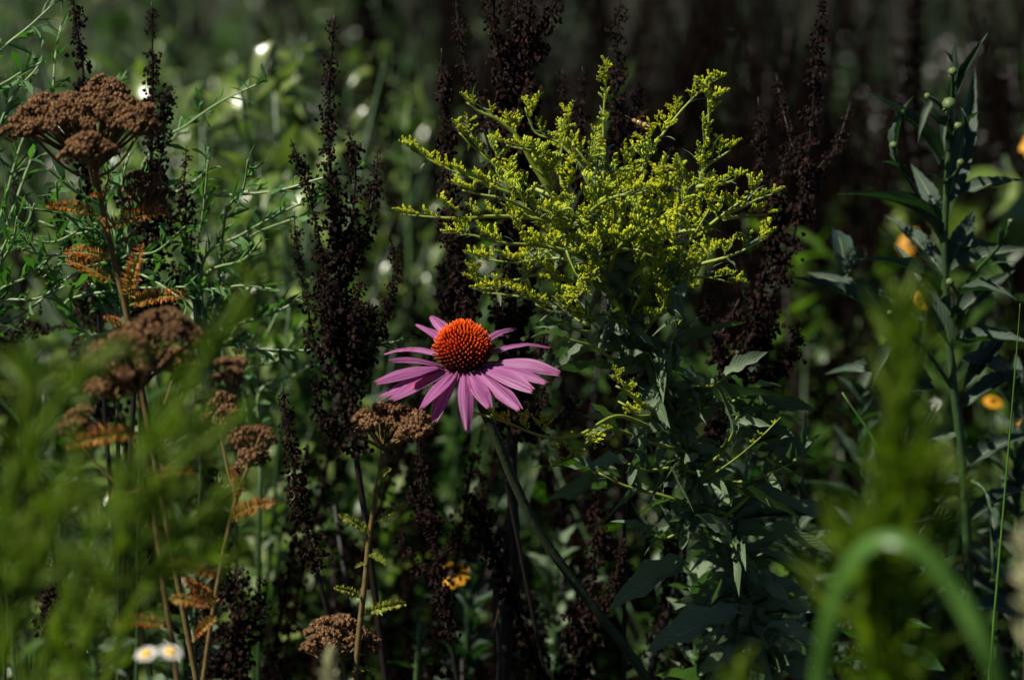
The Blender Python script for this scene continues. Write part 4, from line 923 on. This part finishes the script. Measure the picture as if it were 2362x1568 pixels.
long_leaved('pale leafy stem behind the small yarrow stalk', [(900, 1600), (890, 1350), (900, 1120)], 1.98, 707, L_PALE, 26, (140, 220), (32, 50))
long_leaved('green leafy stem low behind the white daisies', [(420, 1620), (425, 1450), (440, 1330)], 1.62, 708, L_GOLD, 22, (110, 180), (22, 36))
long_leaved('dark leafy stem low beside the thick central dock', [(1080, 1620), (1075, 1450), (1085, 1330)], 1.74, 709, L_DARK, 22, (110, 190), (22, 36))
long_leaved('dark leafy stem behind the goldenrod foliage', [(1760, 1500), (1740, 1200), (1720, 960), (1715, 880)], 1.68, 710, L_DARK, 30, (120, 210), (28, 42))

# ------------------------------------------------------------------ blurred foreground
def plume(label, paths, y, seed, ln=.02, dens=150, mat='fore_leaf', group='blurred feathery green plumes', wl=.10, name='feathery_plume', spread=1.0, r=.0016):
    """a near feathery weed: stem, branches, thousands of thread leaves"""
    rg = random.Random(seed); P0 = Q(*paths[0][0], y); gp = to_ground(P0); root = thing(name, label, 'weed', gp[-1], group)
    for i, pp in enumerate(paths):
        P = [Q(a, b, y + (rg.uniform(-.03, .03) if i else 0) * k / (len(pp) - 1)) for k, (a, b) in enumerate(pp)]
        if i: P = [Path(main).at(rg.uniform(.75, .95) if False else .0).lerp(P[0], 1)] + P[1:]
        sp_ = smooth_path(P, 5); main = sp_ if i == 0 else main; pth = Path(sp_); n = len(sp_)
        mb = MB(); mb.tube((gp[::-1] if i == 0 else []) + sp_, r * (1 if i == 0 else .7), 5); br = part('stem' if i == 0 else 'branch', mb, [mat], root)
        mb = MB()
        for j in range(int(pth.L * dens / .1)):
            t = rg.random() ** .8; d = (pth.tan(t) * rg.uniform(.7, 1.9) + rdir(rg, .25)).normalized(); L = ln * rg.uniform(.6, 1.6) * (1.1 - .6 * t) * spread
            mb.leaf(at(pth.at(t), d, rdir(rg)), L, L * wl, n=3)
        part('foliage', mb, [mat], root, br, stuff=True)
    return root
plume('green feathery plume leaning right across the blurred yarrow clump', [[(60, 1640), (150, 1400), (240, 1200), (330, 1050), (430, 900), (520, 760), (590, 640)], [(330, 1050), (400, 1010), (470, 960)], [(240, 1200), (330, 1160), (430, 1120)]], 1.0, 401, ln=.017, dens=110)
plume('green feathery plume arching over the left edge', [[(-80, 1500), (-20, 1250), (60, 1050), (160, 900), (250, 810), (300, 800)], [(60, 1050), (60, 900), (40, 820)], [(-20, 1250), (80, 1180), (200, 1150)]], .95, 402, ln=.019, dens=115)
plume('green feathery plume in the middle of the lower left mass', [[(150, 1700), (200, 1450), (270, 1270), (370, 1120), (480, 1020), (560, 960)], [(270, 1270), (400, 1230), (520, 1200)], [(230, 1360), (330, 1330), (420, 1310)]], .98, 403, ln=.018, dens=120)
plume('green feathery plume low at the left edge', [[(-60, 1750), (0, 1500), (60, 1330), (130, 1190), (180, 1050)], [(30, 1400), (120, 1320), (210, 1290)], [(0, 1500), (-20, 1350), (0, 1200)]], .92, 404, ln=.019, dens=120)
plume('green feathery plume reaching furthest toward the small yarrow', [[(200, 1750), (270, 1500), (350, 1330), (450, 1200), (560, 1110)], [(350, 1330), (440, 1300), (520, 1290)]], 1.05, 405, ln=.016, dens=95)
plume('upright blurred green plume at the right behind the arched blade', [[(2060, 1700), (2050, 1450), (2045, 1250), (2060, 1050), (2075, 880), (2080, 730)], [(2050, 1450), (2000, 1350), (1980, 1250)], [(2055, 1300), (2110, 1200), (2120, 1080)]], .96, 406, ln=.028, dens=240, group='blurred feathery green plumes')
plume('short yellow-green plume cut off by the bottom right edge', [[(2060, 1750), (2050, 1600), (2060, 1450), (2070, 1350)], [(2060, 1600), (2000, 1520)], [(2060, 1600), (2120, 1510)]], .97, 407, ln=.018, dens=110)
plume('short yellow-green tuft at the bottom below the leafy goldenrod', [[(1700, 1750), (1705, 1640), (1710, 1520)]], .95, 408, ln=.014, dens=170)
plume('pale cream plume tip poking in at the bottom under the low yarrow', [[(765, 1750), (765, 1640), (760, 1540), (755, 1515)]], 1.12, 409, ln=.009, dens=300, mat='pale_plume', wl=.3)
plume('pale cream plume cut by the right edge beside the arched blade', [[(2390, 1500), (2385, 1380), (2370, 1300), (2362, 1220)]], .9, 410, ln=.007, dens=200, mat='pale_plume', wl=.3)
# the arched grass blade
y = .88; P = [Q(a, b, y + d) for a, b, d in ((1870, 1900, .02), (1885, 1600, .02), (1910, 1430, .01), (1955, 1310, .0), (2020, 1246, -.005), (2090, 1250, -.01), (2150, 1295, -.012), (2215, 1385, -.015), (2265, 1480, -.02), (2310, 1600, -.02), (2350, 1750, -.02))]
gp = to_ground(P[0]); root = thing('grass_blade', 'broad bright grass blade bent over in an arch at the bottom right', 'grass', gp[-1])
pts = gp[::-1][:-1] + smooth_path(P, 6); n = len(pts); mb = MB()
for i, p in enumerate(pts):
    tg = (pts[min(n - 1, i + 1)] - pts[max(0, i - 1)]).normalized(); sd = tg.cross(Vector((-.1, -.62, .78))).normalized(); nn = sd.cross(tg); w = .0054 * (1 if i < n * .75 else 1 - .9 * ((i - n * .75) / (n * .25)) ** 2)
    s2 = sd
    for k in (-1, 0, 1): mb.v.append(p + s2 * w * .5 * k + nn * (.0012 if k == 0 else 0))
for i in range(n - 1):
    for k in (0, 1):
        a = i * 3 + k; mb.face((a, a + 1, a + 4, a + 3), ((k / 2, i / n), ((k + 1) / 2, i / n), ((k + 1) / 2, (i + 1) / n), (k / 2, (i + 1) / n)))
part('blade', mb, ['grass'], root)
# thin grass stems at the right
rg = random.Random(95)
for i, (pp, lb, y) in enumerate((([(2290, 1450), (2320, 1100), (2345, 800), (2352, 700)], 'thin straight grass stem at the right edge beside the orange flower', 1.5), ([(2075, 1540), (2070, 1300), (2035, 1060), (1942, 905)], 'pale pointed grass blade leaning left beyond the upright plume', 1.45))):
    P = [Q(a, b, y) for a, b in pp]; gp = to_ground(P[0], tan=P[0] - P[1], n=8); root = thing('grass_blade', lb, 'grass', gp[-1], 'thin grass blades'); mb = MB(); pa = Path(smooth_path(P, 6)); k = len(pa.p)
    w = .0022 if i == 1 else .0007
    pts = gp[::-1] + pa.p; mb.tube(pts, [w * (1 - .8 * max(0, (j - len(gp)) / k)) for j in range(len(pts))], 4); part('blade', mb, ['grass'], root)

# ------------------------------------------------------------------ plants of the background
def weed_proto(name, meshes_mat, seed, h, nleaf, ll, lw, prof=lance, nbranch=5, flowers=0, fl_mat=None, droopy=.1, stem='dark_stem'):
    """an upright leafy weed of height h: stem, foliage, optional flower heads"""
    rg = random.Random(seed); root = thing(name, '', 'weed', (0, 0, 0)); mb = MB(); pts = [Vector((math.sin(i * .9 + seed) * .01 * i, math.cos(i * .7 + seed) * .01 * i, h * i / 6)) for i in range(7)]
    mb.tube(pts, [.004 * (1 - .6 * i / 6) for i in range(7)], 5); pa = Path(pts); brs = []
    for i in range(nbranch):
        t = rg.uniform(.4, .85); p = pa.at(t); d = rdir(rg, .9); L = h * rg.uniform(.15, .35); q = [p, p + d * L * .5, p + d * L + Vector((0, 0, L * .2))]; mb.tube(q, [.0025, .002, .001], 4); brs.append(Path(q))
    part('stem', mb, [stem], root); mb = MB()
    for i in range(nleaf):
        if brs and rg.random() < .5: pp = rg.choice(brs); p = pp.at(rg.random())
        else: p = pa.at(1 - rg.random() ** 1.3 * .85)
        d = rdir(rg, .15); L = ll * rg.uniform(.55, 1.2); mb.leaf(at(p, d, Vector((0, 0, 1)) + rdir(rg) * .6), L, L * lw, n=4, prof=prof, curl=rg.uniform(0, .3), fold=.2)
    part('foliage', mb, [meshes_mat], root, stuff=True)
    if flowers:
        mb = MB()
        for i in range(flowers):
            c = (rg.choice(brs).at(1) if brs else pa.at(1)) + rdir(rg, .4) * rg.uniform(.01, .06)
            for k in range(7):
                a = k * .9 + rg.random(); d = Vector((math.cos(a), math.sin(a), rg.uniform(-.2, .5))); mb.leaf(at(c, d, Vector((0, 0, 1))), rg.uniform(.005, .009), .003, n=2)
            mb.lump(c, .0025, rg, 0, .8, .1, 5, 3)
        part('flowers', mb, [fl_mat], root, stuff=True)
    return root
def dock_proto(seed, h):
    rg = random.Random(seed); root = thing('dock_plant', '', 'dock', (0, 0, 0)); mb = MB(); pts = [Vector((math.sin(i * .8 + seed) * .008 * i, math.cos(i + seed) * .006 * i, h * i / 6)) for i in range(7)]; mb.tube(pts, [.0045 * (1 - .7 * i / 6) for i in range(7)], 5); pa = Path(pts)
    part('stem', mb, ['dock_stem'], root)
    sp = [Path([pa.at(t) for t in (.55, .7, .85, 1)])]
    for i in range(9):
        t = rg.uniform(.35, .8); p = pa.at(t); d = rdir(rg, 1.6); L = h * rg.uniform(.18, .34); sp.append(Path([p, p + d * L * .4, p + d * L * .8 + Vector((0, 0, L * .2)), p + d * L + Vector((0, 0, L * .35))]))
    for q in sp:
        mb = MB(); mb.tube(q.p, .0015, 3); t = .1
        while t < 1:
            r = rg.uniform(.008, .0135) * (1 - .4 * t); w = rg.choice(WHORL_BG); o = len(mb.v); m4 = Matrix.Translation(q.at(t)) @ Matrix.Rotation(rg.uniform(0, 6.28), 4, 'Z') @ Matrix.Diagonal((r, r, r * 1.3, 1))
            mb.v += [m4 @ v for v in w.v]; mb.f += [tuple(i + o for i in f) for f in w.f]; mb.uv += w.uv; mb.mi += w.mi; t += r * 1.1 / q.L
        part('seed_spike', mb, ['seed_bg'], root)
    return root
PRO = {}
PRO['mid'] = [weed_proto('leafy_weed', 'bg_mid', 500 + i, 1.0, 190, .045, .24, nbranch=8) for i in range(3)]
PRO['pale'] = [weed_proto('pale_weed', 'bg_pale', 510 + i, 1.0, 170, .04, .3, nbranch=8) for i in range(3)]
PRO['fine'] = [weed_proto('fine_leaved_weed', 'bg_pale', 520 + i, 1.0, 330, .028, .26, nbranch=13) for i in range(3)]
PRO['lime'] = [weed_proto('lime_weed', 'bg_lime', 530 + i, 1.0, 50, .09, .18) for i in range(2)]
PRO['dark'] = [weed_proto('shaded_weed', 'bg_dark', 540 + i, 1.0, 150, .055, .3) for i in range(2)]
PRO['white'] = [weed_proto('white_flowered_weed', 'bg_mid', 550 + i, 1.0, 130, .04, .28, nbranch=9, flowers=45, fl_mat='white') for i in range(2)]
PRO['broad'] = [weed_proto('broad_leaved_weed', 'bg_pale', 560 + i, .9, 48, .07, .5, prof=oval, nbranch=4) for i in range(2)]
PRO['dock'] = [dock_proto(570 + i, 1.1) for i in range(4)]
for ps in PRO.values():
    for p in ps: p['_h'] = max((v.co.z for c in p.children for v in c.data.vertices), default=1)
USED = set()
def put(kind, X, Ytop, y, label, group, rg):
    """a background plant whose top shows at X, Ytop"""
    i = rg.randrange(len(PRO[kind])); p = PRO[kind][i]
    o = p if (kind, i) not in USED else copy_tree(p)
    USED.add((kind, i)); top = Q(X, Ytop, y); s = max(.25, top.z) / p['_h']
    o.location = (top.x, y, 0); o.rotation_euler = (0, 0, rg.uniform(0, 6.28)); s2 = s ** .6 if s < 1 else s; o.scale = (s2, s2, s)
    o['label'] = label; o['group'] = group; return o
rg = random.Random(600)
ONE = 'leftmost second third fourth fifth sixth seventh eighth ninth tenth eleventh twelfth thirteenth fourteenth fifteenth sixteenth seventeenth eighteenth nineteenth'.split()
TEN = {2: 'twent', 3: 'thirt', 4: 'fort'}
def ordinal(i):
    """0 -> leftmost, 1 -> second from the left ..."""
    n = i + 1
    if n == 1: return 'leftmost'
    if n < 20: w = ONE[i]
    elif n % 10 == 0: w = TEN[n // 10] + 'ieth'
    else: w = TEN[n // 10] + 'y-' + ('first' if n % 10 == 1 else ONE[n % 10 - 1])
    return w + ' from the left'
def scatter(kind, n, xr, yt, yr, label, group):
    xs = sorted(xr[0] + (xr[1] - xr[0]) * (i + rg.random()) / n for i in range(n))
    for i, x in enumerate(xs): put(kind, x, rg.uniform(*yt), rg.uniform(*yr), ordinal(i) + ' of the ' + label, group, rg)
# nearer blurred layer
scatter('fine', 26, (330, 1000), (40, 420), (2.1, 3.0), "fine-leaved weeds in the sunlit gap between docks", 'fine weeds in the sunlit gap')
scatter('mid', 20, (-200, 1050), (250, 850), (1.9, 2.7), "green leafy weeds low behind the left docks", 'green weeds behind the left docks')
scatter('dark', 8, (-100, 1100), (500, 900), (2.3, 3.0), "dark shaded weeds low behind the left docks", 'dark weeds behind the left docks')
scatter('pale', 10, (300, 1100), (350, 900), (2.3, 3.2), "pale grey-green weeds behind the branched dock", 'pale weeds behind the branched dock')
scatter('mid', 20, (900, 2000), (650, 1150), (1.9, 2.5), "green leafy weeds low behind the goldenrod", 'green weeds behind the goldenrod')
scatter('broad', 9, (1850, 2450), (280, 700), (2.3, 3.0), "pale broad-leaved weeds behind the budding plant", 'broad-leaved weeds at the right')
scatter('mid', 10, (1800, 2550), (450, 1000), (2.0, 2.7), "green leafy weeds behind the budding plant", 'green weeds at the lower right')
scatter('dark', 8, (1000, 2500), (300, 800), (2.4, 3.4), "dark shaded weeds behind goldenrod and budding plant", 'shaded weeds at the right')
scatter('pale', 14, (360, 800), (60, 480), (2.0, 2.6), "pale weeds catching light left of the branched dock", 'pale weeds catching light')
scatter('lime', 5, (550, 1050), (520, 1000), (2.2, 2.8), "lime-green weeds low behind the branched dock", 'lime weeds behind the branched dock')
scatter('lime', 4, (1850, 2300), (400, 900), (2.3, 2.8), "lime-green weeds behind the tall budding plant", 'lime weeds at the right')
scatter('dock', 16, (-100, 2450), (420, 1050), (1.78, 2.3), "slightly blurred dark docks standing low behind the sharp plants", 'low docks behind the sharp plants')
scatter('dock', 7, (960, 1640), (950, 1330), (1.62, 1.8), "low dark docks under the coneflower and goldenrod", 'low docks under the coneflower')
# farther layer
scatter('fine', 18, (-250, 1000), (-60, 250), (2.8, 4.0), "far fine-leaved weeds at the upper left", 'far fine weeds at upper left')
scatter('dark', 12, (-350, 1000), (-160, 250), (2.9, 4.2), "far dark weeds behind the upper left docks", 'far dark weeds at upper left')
scatter('mid', 10, (-350, 1000), (-160, 200), (3.2, 4.8), "far green leafy weeds behind the upper left docks", 'far green weeds at upper left')
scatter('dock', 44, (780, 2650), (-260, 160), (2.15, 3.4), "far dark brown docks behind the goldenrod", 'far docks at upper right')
scatter('dock', 2, (-200, 800), (-200, 150), (2.8, 4.0), "far brown docks among the upper left weeds", 'far docks at upper left')
scatter('dark', 22, (700, 2700), (-260, 150), (3.6, 5.6), "far dark weeds among the brown docks", 'far dark weeds at upper right')
scatter('white', 12, (400, 1100), (20, 420), (2.5, 3.6), "far white-flowered weeds in the sunlit gap", 'far white-flowered weeds in the gap')
scatter('white', 7, (1250, 2450), (-20, 350), (3.2, 4.4), "far white-flowered weeds among the brown docks", 'far white-flowered weeds in the dark stand')
scatter('dark', 26, (800, 3000), (-420, -60), (4.2, 6.5), "farthest dark weeds behind the brown docks", 'farthest dark weeds')
scatter('mid', 30, (-700, 1100), (-420, -60), (4.2, 6.5), "farthest green weeds at the meadow's back", 'farthest green weeds')
scatter('dock', 16, (600, 3000), (-420, -120), (4.5, 6.5), "farthest brown docks at the meadow's back", 'farthest docks')
for ps in PRO.values():
    for p in ps:
        if not p['label']: p.location = (rg.uniform(-.6, .6), 7.2, 0); p['label'] = 'farthest lone weed at the very back of the meadow'; p['group'] = 'farthest lone weeds'
print('SPRAYS', sum(1 for o in bpy.data.objects if o.name.startswith('bud_spray')))
print('OBJ', len(bpy.data.objects), 'TRI', sum(len(m.polygons) * 2 for m in bpy.data.meshes))
